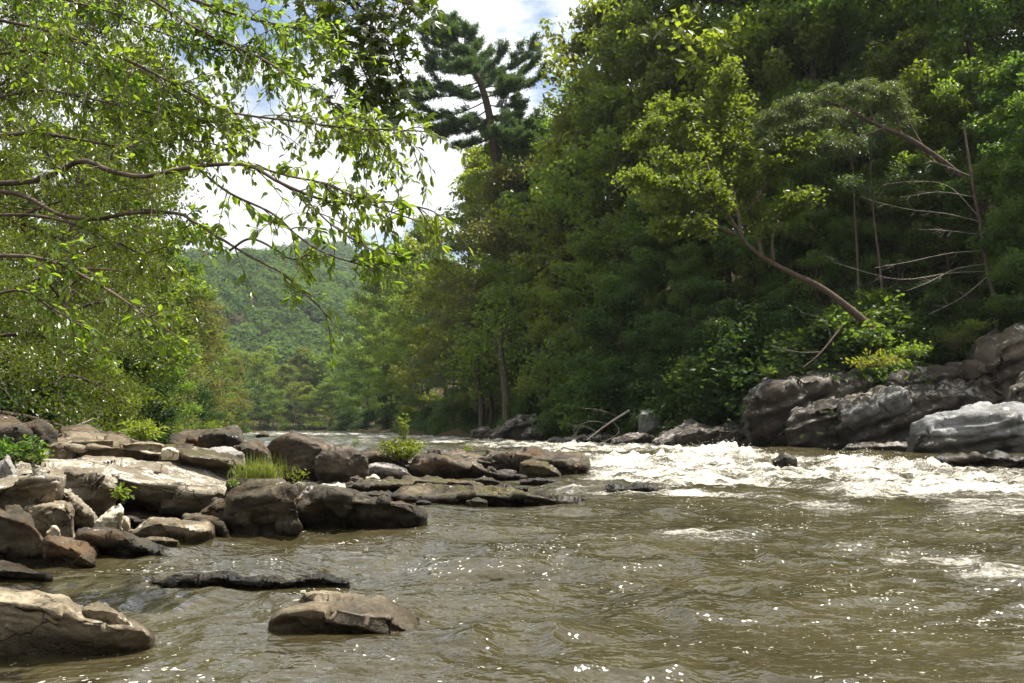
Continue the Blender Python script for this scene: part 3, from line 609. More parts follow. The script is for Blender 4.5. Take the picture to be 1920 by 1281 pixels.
rock('rock_slab', 'pale grey slanting slab edge across the dark cliff face', [(1578, 773, 777, 788), (1610, 752, 768, 790), (1650, 735, 753, 780), (1690, 721, 738, 766), (1704, 726, 737, 756)], 'cliff_grey', D=41.6, dep=2, n=80, m=44, **T)
rock('cliff_block', 'lichen spotted rounded rock crowning the dark cliff face', [(1662, 718, 726, 760), (1690, 696, 712, 762), (1730, 682, 702, 762), (1780, 675, 698, 762), (1820, 675, 700, 764), (1845, 690, 710, 764), (1858, 722, 733, 758)], 'cliff', D=44, dep=4, n=120, m=60, **T)
rock('cliff_block', 'brown earthy cliff rising above the pale grey boulder', [(1822, 692, 704, 800), (1840, 652, 672, 800), (1870, 622, 652, 800), (1910, 602, 634, 800), (1960, 588, 622, 800), (2060, 560, 602, 800)], 'cliff_earth', D=42, dep=8, n=110, m=60, **T)
rock('boulder', 'round lichened boulder at the picture edge above the pale grey boulder', [(1893, 738, 743, 785), (1905, 715, 731, 788), (1940, 700, 721, 790), (2000, 700, 721, 790), (2040, 730, 745, 785)], 'cliff', D=38.5, dep=3, **T)
rock('boulder', 'pale grey fluted boulder catching light at the river edge', [(1712, 834, 840, 862), (1722, 800, 814, 866), (1745, 784, 802, 868), (1770, 775, 796, 870), (1800, 768, 794, 872), (1830, 766, 792, 874), (1870, 768, 790, 874), (1920, 762, 786, 876), (2010, 755, 780, 880), (2060, 790, 802, 880)], 'cliff_pale', D=36, dep=4, n=140, m=70, group=GR, sdir=(-0.25, 0.1, 1.0), lean=0.2, layers=2.5, strata=.5)
rock('rock_ledge', 'black undercut ledge beneath the pale grey boulder', [(1752, 862, 865, 880), (1780, 854, 858, 885), (1830, 853, 858, 887), (1900, 854, 860, 888), (1990, 857, 864, 889), (2050, 866, 872, 887)], 'black', D=29.5, dep=3, n=100, m=50, **T)
rock('rock_ledge', 'low wet ledge at the foot of the broad dark cliff', [(1584, 840, 843, 858), (1620, 831, 838, 860), (1670, 825, 834, 862), (1715, 828, 838, 863), (1734, 842, 849, 862)], 'cliff', D=40, dep=2, n=80, m=44, **T)
rock('boulder', 'low dark rock mass just upstream of the square cliff block', [(1228, 832, 834, 846), (1250, 815, 824, 848), (1290, 795, 808, 848), (1340, 791, 806, 850), (1385, 797, 810, 850), (1416, 811, 820, 850)], 'cliff', D=49, dep=4, n=110, m=56, **T)
rock('stone', 'pale squarish stone lit beneath the dark bank shrubs', [(1197, 787, 791, 806), (1202, 769, 776, 808), (1222, 766, 775, 808), (1234, 772, 781, 806), (1238, 787, 791, 801)], 'cliff_pale', D=55, dep=1.2, n=60, m=36, group=GR)
rock('boulder', 'dark leaning bank rock beside the pale squarish stone', [(1222, 778, 783, 832), (1250, 752, 763, 834), (1290, 744, 757, 834), (1330, 760, 771, 834), (1354, 788, 793, 830)], 'cliff', D=57, dep=4, **T)
rock('boulder', 'small square dark block at the upstream end of the far bank rocks', [(883, 810, 814, 826), (895, 800, 807, 828), (915, 799, 807, 828), (928, 808, 813, 826)], 'cliff', D=80, dep=2, n=60, m=36, **T)
rock('rock_slab', 'dark slab slanting up out of the water between two bank trunks', [(917, 814, 818, 828), (940, 795, 804, 829), (970, 778, 790, 829), (1000, 775, 788, 829), (1014, 792, 800, 828)], 'cliff', D=77, dep=4, n=90, m=44, **T)
rock('boulder', 'low layered rocks at the foot of the slanting dark slab', [(978, 814, 818, 830), (1000, 801, 810, 832), (1030, 801, 810, 832), (1043, 817, 820, 830)], 'cliff', D=69, dep=3, n=70, m=40, **T)
rock('stone', 'small light topped stone standing in the waves by the far bank', [(1024, 828, 830, 837), (1042, 818, 824, 838), (1058, 820, 827, 838), (1070, 829, 831, 836)], 'cliff_pale', D=60, dep=1.2, n=50, m=30, group=GR)
rock('boulder', 'dark bank rock under the tangle of bare twigs', [(1056, 827, 830, 839), (1090, 812, 821, 841), (1130, 810, 820, 842), (1166, 822, 828, 841)], 'cliff', D=58, dep=3, n=80, m=40, **T)
rock('boulder', 'dark wet rock below the pale squarish stone', [(1146, 824, 828, 843), (1180, 808, 818, 845), (1220, 812, 822, 845), (1244, 830, 833, 843)], 'cliff', D=53, dep=3, n=80, m=40, **T)

# ------------------------------------------------------------------ trees: prototypes (mesh pairs trunk + crown)
def rot_about(v, axis, ang):
    axis = unit(axis); c, s = math.cos(ang), math.sin(ang)
    return v * c + np.cross(axis, v) * s + axis * np.dot(axis, v) * (1 - c)

def grow(seed, H=16.0, base=0.18, Rc=4.5, nl=34, sub=6, per=46, leaf=(0.26, 0.15), droop=0.15, up=0.5, prof='oval', flat=0.75, clus=0.75,
         lean=0.04, r0=None, lift=(10, 55), jit=0.75, fine=False, nclus=3, dome=0):
    rng = np.random.default_rng(seed)
    wood, crown = MB(), MB()
    r0 = r0 or H * 0.014
    zz = np.linspace(0, 1, 12)
    ph = rng.uniform(0, 6.28, 4)
    tx = H * (lean * math.cos(ph[0]) * zz ** 1.5 + 0.018 * np.sin(zz * 5 + ph[1]) * zz); ty = H * (lean * math.sin(ph[0]) * zz ** 1.5 + 0.018 * np.sin(zz * 4.2 + ph[2]) * zz)
    trunk = np.stack([tx, ty, zz * H * 0.94 - 0.4 * (1 - zz)], 1)
    tube(wood, trunk, r0 * (1.0 - 0.93 * zz ** 0.85) * (1 + 0.6 * np.exp(-zz * 30)), 8)
    C, RC, OUT = [], [], []
    for i in range(nl):
        t = ((i + rng.uniform(0.1, 0.9)) / nl) ** 0.92
        h = base + (0.97 - base) * t
        p0 = np.array([np.interp(h / 0.94, zz, tx), np.interp(h / 0.94, zz, ty), h * H * 0.985])
        if prof == 'oval': pr = math.sin(math.pi * min(1, (0.12 + 0.86 * t) ** 0.85)) ** 0.6
        elif prof == 'dome': pr = math.sqrt(max(0.02, 1 - (t * 0.97) ** 2.4))
        elif prof == 'cone': pr = max(0.06, 1 - t) ** 0.85
        else: pr = max(0.1, 0.5 + 0.5 * math.sin(math.pi * t))
        ln = Rc * pr * rng.uniform(0.65, 1.18) + 0.25
        az = i * 2.399 + rng.normal(0, 0.35)
        el = R(np.interp(t, [0, 1], lift) + rng.normal(0, 9))
        d = np.array([math.cos(az) * math.cos(el), math.sin(az) * math.cos(el), math.sin(el)])
        s = np.linspace(0, 1, 7)[:, None]
        side = np.array([-math.sin(az), math.cos(az), 0])
        limb = p0 + d * ln * s + np.array([0, 0, -1]) * droop * ln * s ** 2.2 + side * ln * 0.12 * np.sin(s * 4 + rng.uniform(0, 6)) * s
        tube(wood, limb, r0 * (0.12 + 0.30 * (1 - h)) * (1 - 0.85 * s[:, 0]), 5)
        for k in range(sub):
            a = 0.28 + 0.72 * (k + rng.uniform(0.1, 0.9)) / sub
            q = limb[0] * 0 + np.array([np.interp(a, s[:, 0], limb[:, j]) for j in range(3)])
            dd = rot_about(d, np.array([0, 0, 1.0]), rng.choice([-1, 1]) * R(rng.uniform(20, 80)))
            dd = unit(dd + np.array([0, 0, rng.uniform(-0.2, 0.5)]))
            l2 = ln * rng.uniform(0.18, 0.42) * (1.15 - 0.5 * a) + 0.2
            s2 = np.linspace(0, 1, 4)[:, None]
            tw = q + dd * l2 * s2 + np.array([0, 0, -1]) * droop * l2 * s2 ** 2
            tube(wood, tw, r0 * 0.05 * (1.2 - s2[:, 0]), 3)
            for b in np.linspace(0.35, 1.05, nclus):
                C.append(q + dd * l2 * b + np.array([0, 0, -droop * l2 * b * b])); RC.append(clus * rng.uniform(0.6, 1.2)); OUT.append(unit(d + dd * .7))
        C.append(limb[-1]); RC.append(clus * 0.8); OUT.append(d)
    C, RC, OUT = np.array(C), np.array(RC), np.array(OUT)
    n = per
    cc = np.repeat(C, n, 0); rr = np.repeat(RC, n)[:, None]; oo = np.repeat(OUT, n, 0)
    g = unit(rng.normal(size=cc.shape) + np.array([0, 0, .25])) * (rng.uniform(.25, 1, (len(cc), 1)) ** .6) * dome if dome else rng.normal(size=cc.shape) * 0.55
    pos = cc + g * rr * np.array([1, 1, flat]) + np.array([0, 0, -1]) * droop * 0.5 * rr * (g[:, :1] ** 2 + g[:, 1:2] ** 2)
    nrm = unit(np.array([0, 0, up]) + oo * 0.45 + (unit(g) * .8 if dome else 0) + rng.normal(size=cc.shape) * jit)
    ax = unit(oo * 0.7 + rng.normal(size=cc.shape) * 0.7 + np.array([0, 0, -droop * 1.6]))
    L = leaf[0] * rng.uniform(0.6, 1.25, len(cc)); W = leaf[1] * rng.uniform(0.7, 1.2, len(cc))
    tone = np.clip(np.repeat(rng.random(len(C)), n) * 0.45 + rng.random(len(cc)) * 0.55, 0, 1)
    leaves(crown, pos, ax, nrm, L, W, rng, fine, tone)
    return wood, crown

PROTO = {}
def proto(kind, leafm, bark, H, seeds, **kw):
    out = []
    for s in seeds:
        w, c = grow(s, H=H, **kw)
        out.append((w.mesh('trunk', M[bark]), c.mesh("crown", M[leafm], smooth=False), H))
    PROTO[kind] = out

proto('oak', 'leaf_mid', 'bark', 18, (1, 2, 3), base=0.16, Rc=5.2, nl=32, sub=4, per=46, leaf=(0.32, 0.20), prof='oval', clus=1.0, up=.5, dome=1, nclus=2, jit=.5, flat=.6)
proto('maple', 'leaf_yellow', 'bark', 16, (11, 12), base=0.15, Rc=4.6, nl=30, sub=4, per=44, leaf=(0.30, 0.20), prof='dome', lift=(15, 60), clus=.9, up=.5, dome=1, nclus=2, jit=.5, flat=.6)
proto('tall', 'leaf_mid', 'bark_dark', 26, (21, 22, 23), base=0.22, Rc=5.6, nl=36, sub=4, per=54, leaf=(0.36, 0.23), prof='oval', clus=1.25, up=.5, dome=1, nclus=2, jit=.5, flat=.6)
proto('deep', 'leaf_deep', 'bark_dark', 22, (31, 32), base=0.12, Rc=5.4, nl=34, sub=4, per=54, leaf=(0.34, 0.22), prof='dome', clus=1.2, up=.5, dome=1, nclus=2, jit=.5, flat=.6)
proto('feathery', 'leaf_olive', 'bark', 15, (41, 42), base=0.08, Rc=4.8, nl=40, sub=6, per=36, leaf=(0.28, 0.11), droop=0.4, prof='dome', clus=0.8, flat=0.75, lift=(15, 60))
proto('hemlock', 'leaf_hemlock', 'bark_dark', 22, (51, 52), base=0.06, Rc=4.8, nl=60, sub=6, per=34, leaf=(0.30, 0.08), droop=0.45, prof='cone', clus=0.8, flat=0.22, lift=(5, 35), jit=0.4, up=1.0)
proto('small', 'leaf_mid', 'bark_dark', 7, (61, 62), base=0.08, Rc=2.6, nl=22, sub=5, per=26, leaf=(0.20, 0.13), prof='dome', clus=0.5)
proto('small_deep', 'leaf_painted_shade', 'bark_dark', 7, (66, 67), base=0.05, Rc=2.9, nl=22, sub=5, per=28, leaf=(0.22, 0.14), prof='dome', clus=0.55, droop=0.3)
proto('near', 'leaf_dense', 'bark_dark', 14, (71, 72), base=0.10, Rc=5.0, nl=46, sub=7, per=54, leaf=(0.13, 0.07), prof='dome', clus=0.62, droop=0.3, flat=0.6)

def place(kind, px, top, D, label, name='tree', cat='tree', group=None, width=1.0, x=None, seed=0, tilt=(0, 0)):
    rng = random.Random(seed or (px * 31 + top * 7 + D))
    x = (px - CX) / F * D if x is None else x
    z0 = max(ground1(x, D), 0.1) - 0.15
    H = P(px, top, D)[2] - z0
    ps = PROTO[kind]; w, c, H0 = ps[rng.randrange(len(ps))]
    s = H / (H0 * 0.985); sx = s * width * rng.uniform(0.92, 1.1)
    lo, hi = (0.75, 1.45)
    sx = min(max(sx, s * 0.6), s * 1.6)
    e = empty(name, (x, D, z0), label, cat, group)
    e.scale = (sx, sx, s); e.rotation_euler = (tilt[0], tilt[1], rng.uniform(0, 6.28))
    obj('trunk', w, e); obj('crown', c, e)
    return e

GT = 'broadleaf trees packed on the wooded slope'
# skyline of the far slope, from the water's vanishing point up to the frame's corner
for a in [
    ('oak', 690, 560, 235, 'rounded tree where the wooded slope first meets the distant hill'),
    ('tall', 722, 486, 205, 'dark tree rising just right of the far blue green ridge'),
    ('oak', 762, 462, 178, 'tree on the slope edge below the longest hanging leafy twig'),
    ('tall', 802, 418, 152, 'slope edge tree left of the feathery conifer under the pine'),
    ('maple', 893, 298, 118, 'yellow green tree hugging the foot of the tall pine'),
    ('oak', 980, 262, 104, 'rounded tree just right of the pine trunk'),
    ('tall', 1035, 235, 98, 'tree filling the notch between the pine and the tall skyline tree'),
    ('tall', 1088, 150, 90, 'tall tree standing out against cloud right of the pine'),
    ('maple', 1160, 40, 82, 'spreading sunlit skyline tree whose branches cross white cloud'),
    ('tall', 1235, -30, 76, 'skyline tree with bluish sky gaps beside the sunlit spreading tree'),
    ('tall', 1320, -110, 72, 'towering tree above the sunlit leaning tree'),
    ('maple', 1410, -150, 68, 'light green towering tree at the top edge right of the leaning tree'),
    ('tall', 1510, -160, 66, 'tall green tree at the top edge over the arching conifer tip'),
    ('tall', 1620, -210, 62, 'tall tree behind the root end of the arching conifer'),
    ('tall', 1730, -220, 60, 'tall tree at the top edge left of the corner'),
    ('tall', 1850, -240, 56, 'tall bright tree near the upper corner of the wooded slope'),
    ('deep', 1960, -240, 54, 'tall tree closing the upper corner of the wooded slope'),
    ('deep', 2080, -200, 52, 'tall tree mostly beyond the edge at the upper corner')]:
    place(*a, group=GT)
for a in [('tall', 1480, -330, 84, 'tree behind the top edge far up the slope over the arching conifer'), ('deep', 1580, -330, 80, 'second row tree behind the tall dark trees at the top edge'), ('tall', 1690, -340, 78, 'second row tree left of the upper corner'), ('deep', 1790, -350, 74, 'second row tree at the upper corner'), ('tall', 1890, -350, 72, 'second row tree right at the upper corner'), ('deep', 1990, -330, 70, 'second row tree beyond the upper corner'),
          ('deep', 1660, 120, 68, 'dark tree filling the slope behind the dead branched trunk'), ('deep', 1780, 160, 66, 'dark tree filling the slope behind the pale leaved tree'), ('deep', 1900, 200, 62, 'dark tree filling the slope above the earthy cliff')]:
    place(*a, group=GT, width=1.2)
# second tier
for a in [
    ('oak', 735, 590, 190, 'bushy green tree at the near end of the far bend'),
    ('oak', 775, 545, 160, 'mid height tree in front of the slope edge trees'),
    ('maple', 835, 500, 135, 'soft yellowish tree below the feathery conifer'),
    ('hemlock', 872, 300, 128, 'thin feathery conifer standing just left of the pine trunk'),
    ('hemlock', 905, 420, 108, 'drooping grey green conifer on the slope below the pine'),
    ('feathery', 965, 330, 97, 'fine leaved silvery tree beneath the pine'),
    ('oak', 1030, 350, 90, 'rounded tree below the notch in the skyline'),
    ('hemlock', 1085, 300, 82, 'dark drooping conifer in the middle of the slope'),
    ('maple', 1120, 230, 80, 'bright rounded tree under the sunlit skyline tree'),
    ('oak', 1190, 190, 74, 'broad tree in the middle of the slope above the leaning tree'),
    ('maple', 1275, 120, 70, 'yellowish sunlit tree behind the leaning tree crown'),
    ('oak', 1370, 70, 66, 'tree with sunlit top left of the arching conifer'),
    ('oak', 1460, 40, 63, 'green tree right behind the arching conifer tip'),
    ('oak', 1560, 30, 60, 'green tree above the arch of the leaning conifer'),
    ('hemlock', 1650, 60, 58, 'dark conifer rising through the arching conifer'),
    ('maple', 1755, 90, 54, 'light green tree catching sun near the upper corner'),
    ('oak', 1850, 140, 51, 'tree with pale leaves above the dead branched trunk'),
    ('deep', 1950, 120, 48, 'dark tree at the picture edge above the earthy cliff'),
    ('deep', 1240, 330, 66, 'shaded tree behind the lower crown of the leaning tree'),
    ('deep', 1420, 300, 60, 'shaded tree between the leaning tree and the arching conifer'),
    ('deep', 1540, 280, 57, 'shaded tree in the hollow below the arching conifer'),
    ('deep', 1690, 300, 54, 'shaded tree behind the pale dead branches'),
    ('deep', 1790, 330, 51, 'dark tree behind the dead branched trunk')]:
    place(*a, group=GT)
# lower tier along the water
GB = 'lower trees overhanging the far bank'
for a in [
    ('oak', 690, 660, 222, 'low green tree at the tip of the far bank'),
    ('small_deep', 745, 690, 178, 'low dark tree over the water near the far bend'),
    ('maple', 790, 620, 146, 'yellow green tree leaning over the far water'),
    ('oak', 850, 610, 122, 'bank tree behind the midstream bush'),
    ('oak', 905, 560, 104, 'bank tree with its trunk standing in shade near the small square block'),
    ('oak', 960, 520, 93, 'bank tree with a dark trunk beside the slanting slab'),
    ('oak', 1010, 500, 86, 'bank tree over the low layered rocks'),
    ('maple', 1070, 470, 76, 'light green tree above the tangle of bare twigs'),
    ('oak', 1130, 450, 70, 'green tree overhanging the first rapids'),
    ('small_deep', 1170, 560, 63, 'low bright green tree drooping to the shaded bank'),
    ('deep', 1205, 440, 66, 'shadowed tree above the pale squarish stone'),
    ('small_deep', 1255, 600, 59, 'low shadowed tree behind the dark leaning bank rock'),
    ('deep', 1300, 470, 61, 'shadowed tree under the leaning trunk'),
    ('small_deep', 1345, 620, 56, 'small shadowed tree upstream of the square cliff block'),
    ('small_deep', 1400, 590, 54, 'small tree right above the square cliff block'),
    ('small_deep', 1470, 580, 53, 'small dark tree on the cliff under the leaning trunk'),
    ('small_deep', 1540, 590, 52, 'small dark tree at the base of the leaning trunk'),
    ('deep', 1590, 420, 55, 'shadowed tree behind the pale dead twigs'),
    ('small', 1655, 560, 50, 'broad leaved sapling right of the leaning trunk base'),
    ('small_deep', 1720, 540, 49, 'dark sapling beneath the lowest pale dead branch'),
    ('small_deep', 1775, 560, 47.5, 'sapling on the cliff top left of the dead branched trunk'),
    ('deep', 1965, 300, 44.5, 'dark leafy tree standing on the earthy cliff and shading it'),  # this tree and the next are added to shade the cliff
    ('deep', 2020, 150, 43.5, 'tree mostly beyond the picture edge above the pale grey boulder')]:
    place(*a, group=GB)

# near bank trees behind the boulders
GN = 'trees along the near bank'
for a in [
    ('near', -60, -160, 19, 'big small leaved tree filling the upper corner behind the hanging twigs', .75),
    ('near', 110, -100, 26, 'leafy tree behind the upper hanging branches', .55),
    ('near', -180, 60, 16, 'leafy tree at the picture edge behind the lower hanging branches', .7),
    ('tall', 235, 170, 52, 'tall tree whose top shows against cloud beside the hanging branches'),
    ('oak', 190, 330, 44, 'dense tree under the tall one on the near bank'),
    ('near', 110, 380, 32, 'glossy leaved tree above the twin trunks', .8),
    ('oak', 20, 420, 34, 'shaded bank tree at the picture edge'),
    ('feathery', 270, 510, 66, 'olive fine leaved tree left of the rounded olive one'),
    ('feathery', 352, 545, 88, 'rounded olive fine leaved tree standing out against the hill'),
    ('oak', 310, 490, 96, 'green tree peeping over the rounded olive tree'),
    ('oak', 392, 622, 128, 'green tree on the near shore beyond the rounded olive tree'),
    ('feathery', 424, 672, 165, 'small olive tree at the last bend of the near shore'),
    ('oak', 444, 700, 215, 'farthest green tree of the near shore'),
    ('small', 60, 640, 27, 'low bright bush like tree behind the dark shaded boulders'),
    ('small', 170, 660, 36, 'low green tree beside the twin trunks'),
    ('small_deep', 240, 670, 45, 'low dark tree in the shade of the near bank'),
    ('small', 320, 690, 60, 'low green tree beside the olive tree foot'),
    ('small_deep', 370, 720, 82, 'low dark tree at the foot of the rounded olive tree'),
    ('oak', -60, 300, 28, 'leafy tree mostly beyond the picture edge')]:
    place(*a[:5], group=GN, width=a[5] if len(a) > 5 else 1.0)

# trees closing the far bend
GF = 'trees across the far bend of the river'
for i, a in enumerate([
    ('small', 478, 672, 300, 'far bend tree nearest the near shore'),
    ('tall', 505, 655, 325, 'tall dark far bend tree second from the near shore'),
    ('maple', 540, 690, 296, 'rounded far bend tree left of the slim bare trunk'),
    ('maple', 562, 662, 318, 'light green far bend tree behind the slim bare trunk'),
    ('small', 592, 676, 322, 'far bend tree just behind and right of the slim bare trunk'),
    ('tall', 622, 650, 330, 'tallest far bend tree'),
    ('deep', 655, 668, 315, 'far bend tree beside the wooded slope'),
    ('small', 515, 738, 280, 'low green far bend tree over the water left of the slim bare trunk'),
    ('maple', 582, 728, 280, 'low yellowish far bend tree right of the slim bare trunk'),
    ('small', 622, 716, 276, 'broad green far bend tree hanging over the water'),
    ('small_deep', 655, 742, 272, 'low dark far bend tree at the edge of the wooded slope'),
    ('small_deep', 490, 752, 284, 'low dark far bend tree at the water edge'),
    ('small_deep', 552, 758, 284, 'low dark far bend tree at the slim bare trunk foot')]):
    place(*a, group=GF, width=1.15)

# ------------------------------------------------------------------ trees with a shape of their own
def along(line, n, rng, lo=0.0, hi=1.0):
    line = np.asarray(line); s = np.linspace(0, 1, len(line)); u = rng.uniform(lo, hi, n)
    p = np.stack([np.interp(u, s, line[:, k]) for k in range(3)], 1)
    t = unit(np.gradient(line, axis=0)); d = np.stack([np.interp(u, s, t[:, k]) for k in range(3)], 1)
    return p, unit(d), u

def pxline(pts, n=20):
    return spline([P(*p) for p in pts], n)

# white pine on the slope
def pine():
    D = 100; rng = np.random.default_rng(5)
    gx, gy = (955 - CX) / F * D, D
    z0 = ground1(gx, gy)
    trunk = spline([np.array([gx, gy, z0 - 0.5])] + [P(a, b, D) for a, b in ((938, 380), (926, 270), (911, 187), (890, 133), (862, 85), (846, 54), (836, 34))], 40)
    wood, crown = MB(), MB()
    tube(wood, trunk, np.interp(np.linspace(0, 1, 40), [0, .42, .62, .8, 1], [.62, .44, .26, .10, .03]), 9)
    base = trunk[0].copy(); limbs = []
    for (x0, y0, x1, y1, b) in [(845, 60, 822, 43, 0), (834, 30, 829, 27, 0), (836, 34, 845, 35, 1), (838, 40, 822, 47, -1), (840, 46, 858, 47, 1), (842, 52, 815, 59, 1), (848, 62, 872, 57, -1), (852, 72, 826, 62, 2), (858, 84, 838, 60, -2), (870, 100, 845, 84, 2), (880, 116, 862, 92, -2), (886, 128, 905, 100, 3), (850, 72, 800, 58, 0), (862, 90, 795, 75, 1), (866, 95, 880, 62, -1), (876, 110, 898, 80, 1), (884, 124, 796, 120, -1), (889, 135, 810, 100, 2), (892, 140, 945, 92, 0), (895, 150, 998, 88, -1),
                                (897, 155, 762, 152, 1), (900, 160, 790, 178, -2), (902, 165, 1000, 118, 2), (905, 172, 1010, 146, 0), (908, 182, 960, 150, -3), (910, 190, 788, 216, 1), (912, 196, 985, 190, -1),
                                (914, 206, 805, 240, -2), (916, 214, 1036, 226, 1), (918, 226, 832, 250, 0), (919, 232, 1005, 238, -2), (921, 244, 880, 222, 3), (923, 256, 862, 272, -1), (924, 260, 978, 272, 2), (926, 268, 1000, 262, -3),
                                (906, 176, 850, 168, 4), (915, 212, 960, 215, 4), (900, 158, 930, 130, 4), (888, 132, 850, 125, -4), (920, 240, 950, 250, -4)]:
        p0 = P(x0, y0, D); p1 = P(x1, y1, D + b * 1.6)
        s = np.linspace(0, 1, 9)[:, None]; L = np.linalg.norm(p1 - p0)
        limb = p0 + (p1 - p0) * s + np.array([0, 0, -1]) * 0.10 * L * np.sin(s * math.pi) * (1 if y1 > 80 else .3) + rng.normal(0, .05, (9, 3)) * s
        tube(wood, limb, 0.10 * (1 - .8 * s[:, 0]) * min(1, .4 + L / 8), 5); limbs.append((limb, L))
    extra = []
    for limb, L in limbs:
        for k in range(int(3 + L * .9)):
            a_ = rng.uniform(.25, .95); q = np.array([np.interp(a_, np.linspace(0, 1, 9), limb[:, j]) for j in range(3)]); d_ = unit(limb[-1] - limb[0])
            dd = rot_about(d_, np.array([0, 0, 1.0]), rng.choice([-1, 1]) * rng.uniform(.5, 1.2)); dd = unit(dd + np.array([0, 0, rng.uniform(-.05, .45)])); l_ = L * rng.uniform(.12, .30) + .35
            s = np.linspace(0, 1, 9)[:, None]; bl = q + dd * l_ * s + np.array([0, 0, .12]) * l_ * s ** 2
            tube(wood, bl, .035 * (1 - .8 * s[:, 0]), 4); extra.append((bl, l_))
    for limb, L in limbs + extra:
        nt = int(8 + L * 9)
        p, d, u = along(limb, nt, rng, 0.22, 1.03)
        ang = rng.uniform(-1.1, 1.1, nt)
        out = unit(np.stack([d[:, 0] * np.cos(ang) - d[:, 1] * np.sin(ang), d[:, 0] * np.sin(ang) + d[:, 1] * np.cos(ang), rng.uniform(0.0, 0.55, nt)], 1))
        l2 = rng.uniform(0.3, 0.95, nt) * (0.5 + 0.6 * np.sin(np.clip(u, 0, 1) * math.pi) ** .6)
        for k in range(nt): tube(wood, [p[k], p[k] + out[k] * l2[k]], [.02, .008], 3)
        m = 19
        pc = np.repeat(p, m, 0) + np.repeat(out * l2[:, None], m, 0) * rng.uniform(.25, 1.05, (nt * m, 1)) + rng.normal(0, .16, (nt * m, 3))
        ax = unit(np.repeat(out, m, 0) * .8 + rng.normal(size=(nt * m, 3)) * .75 + np.array([0, 0, .3]))
        leaves(crown, pc + ax * .12, ax, unit(rng.normal(size=ax.shape) + np.array([0, 0, .6])), rng.uniform(.25, .48, len(pc)), .085, rng)
    e = empty('pine_tree', base, 'tall lone pine leaning left against the white clouds', 'pine tree')
    obj('trunk', wood.mesh('trunk', M['bark_dark'], origin=base), e); obj('crown', crown.mesh('crown', M['leaf_pine'], False, origin=base), e)
pine()

def drawn_tree(name, label, trunk, r, limbs, leafkind, bark, leaf=(0.24, 0.15), per=260, sub=9, clus=0.6, droop=0.15, flat=0.55, seed=3, rl=0.45, start=0.3, up=.7, n_tw=40, cat='tree', group=None, trunk_leaf=False):
    rng = np.random.default_rng(seed)
    wood, crown = MB(), MB()
    tl = pxline(trunk, 30)
    tube(wood, tl, np.linspace(r, r * .3, 30), 9)
    base = tl[0].copy()
    lines = [(pxline(l, 16), 1.0) for l in limbs] + ([(tl, 1.0)] if trunk_leaf else [])
    for k, (l, w) in enumerate(lines):
        if k < len(limbs): tube(wood, l, np.linspace(r * rl, r * .06, 16), 6)
        L = np.sum(np.linalg.norm(np.diff(l, axis=0), axis=1)); nt = max(4, int(sub * L))
        p, d, u = along(l, nt, rng, start, 1.02)
        dd = unit(d * .6 + rng.normal(size=d.shape) * np.array([.8, .8, .45]) + np.array([0, 0, .1])); l2 = rng.uniform(.25, 1.0, nt) * clus * 1.6
        for i in range(nt):
            s = np.linspace(0, 1, 4)[:, None]
            tube(wood, p[i] + dd[i] * l2[i] * s - np.array([0, 0, droop * l2[i]]) * s ** 2, r * .06 * (1.1 - s[:, 0]), 3)
        m = max(6, int(per * clus))
        c = np.repeat(p + dd * l2[:, None] * .8 - np.array([0, 0, 1]) * droop * l2[:, None] * .6, m, 0)
        g = rng.normal(size=c.shape) * .5 * clus * np.array([1, 1, flat])
        o = np.repeat(dd, m, 0)
        tone = np.clip(np.repeat(rng.random(nt), m) * .4 + rng.random(len(c)) * .6, 0, 1)
        leaves(crown, c + g - np.array([0, 0, 1]) * droop * (g[:, :1] ** 2 + g[:, 1:2] ** 2), unit(o * .7 + rng.normal(size=c.shape) * .6 - np.array([0, 0, droop * 1.5])),
               unit(np.array([0, 0, up]) + rng.normal(size=c.shape) * .6), leaf[0] * rng.uniform(.6, 1.25, len(c)), leaf[1] * rng.uniform(.7, 1.2, len(c)), rng, tone=tone)
    e = empty(name, base, label, cat, group)
    obj('trunk', wood.mesh('trunk', M[bark], origin=base), e); obj('crown', crown.mesh('crown', M[leafkind], False, origin=base), e)

DL = 46.5
drawn_tree('leaning_tree', 'sunlit tree on a bare trunk leaning out over the rapids', [(1640, 620, DL + .8), (1600, 585, DL + .5), (1540, 540, DL), (1480, 510, DL - .4), (1430, 482, DL - .7), (1392, 450, DL - 1)], .24,
           [[(1400, 458, DL - 1), (1370, 410, DL - 1.2), (1340, 370, DL - 1.5), (1290, 310, DL - 2), (1240, 290, DL - 2.2)],
            [(1430, 482, DL - .7), (1420, 440, DL), (1405, 380, DL + .4), (1400, 300, DL + .6), (1390, 200, DL + 1)],
            [(1392, 450, DL - 1), (1380, 380, DL - .4), (1360, 300, DL), (1350, 210, DL + .2), (1370, 130, DL)],
            [(1360, 400, DL - 1.3), (1300, 350, DL - 2.4), (1240, 345, DL - 3), (1180, 330, DL - 3.2)],
            [(1340, 370, DL - 1.5), (1320, 290, DL - 1), (1290, 230, DL - .6), (1250, 200, DL)],
            [(1450, 490, DL - .6), (1450, 440, DL - 1), (1480, 390, DL - 1.6), (1510, 370, DL - 2)],
            [(1400, 400, DL), (1440, 340, DL - .5), (1470, 300, DL - 1), (1500, 275, DL - 1.2)],
            [(1380, 440, DL - 1), (1330, 420, DL - 2), (1280, 420, DL - 2.6), (1240, 425, DL - 2.6)],
            [(1350, 250, DL), (1300, 210, DL), (1230, 230, DL - 1), (1205, 260, DL - 1.5)]], 'leaf_mid', 'bark_red', leaf=(.24, .17), sub=5.4, per=110, clus=.62, seed=8)
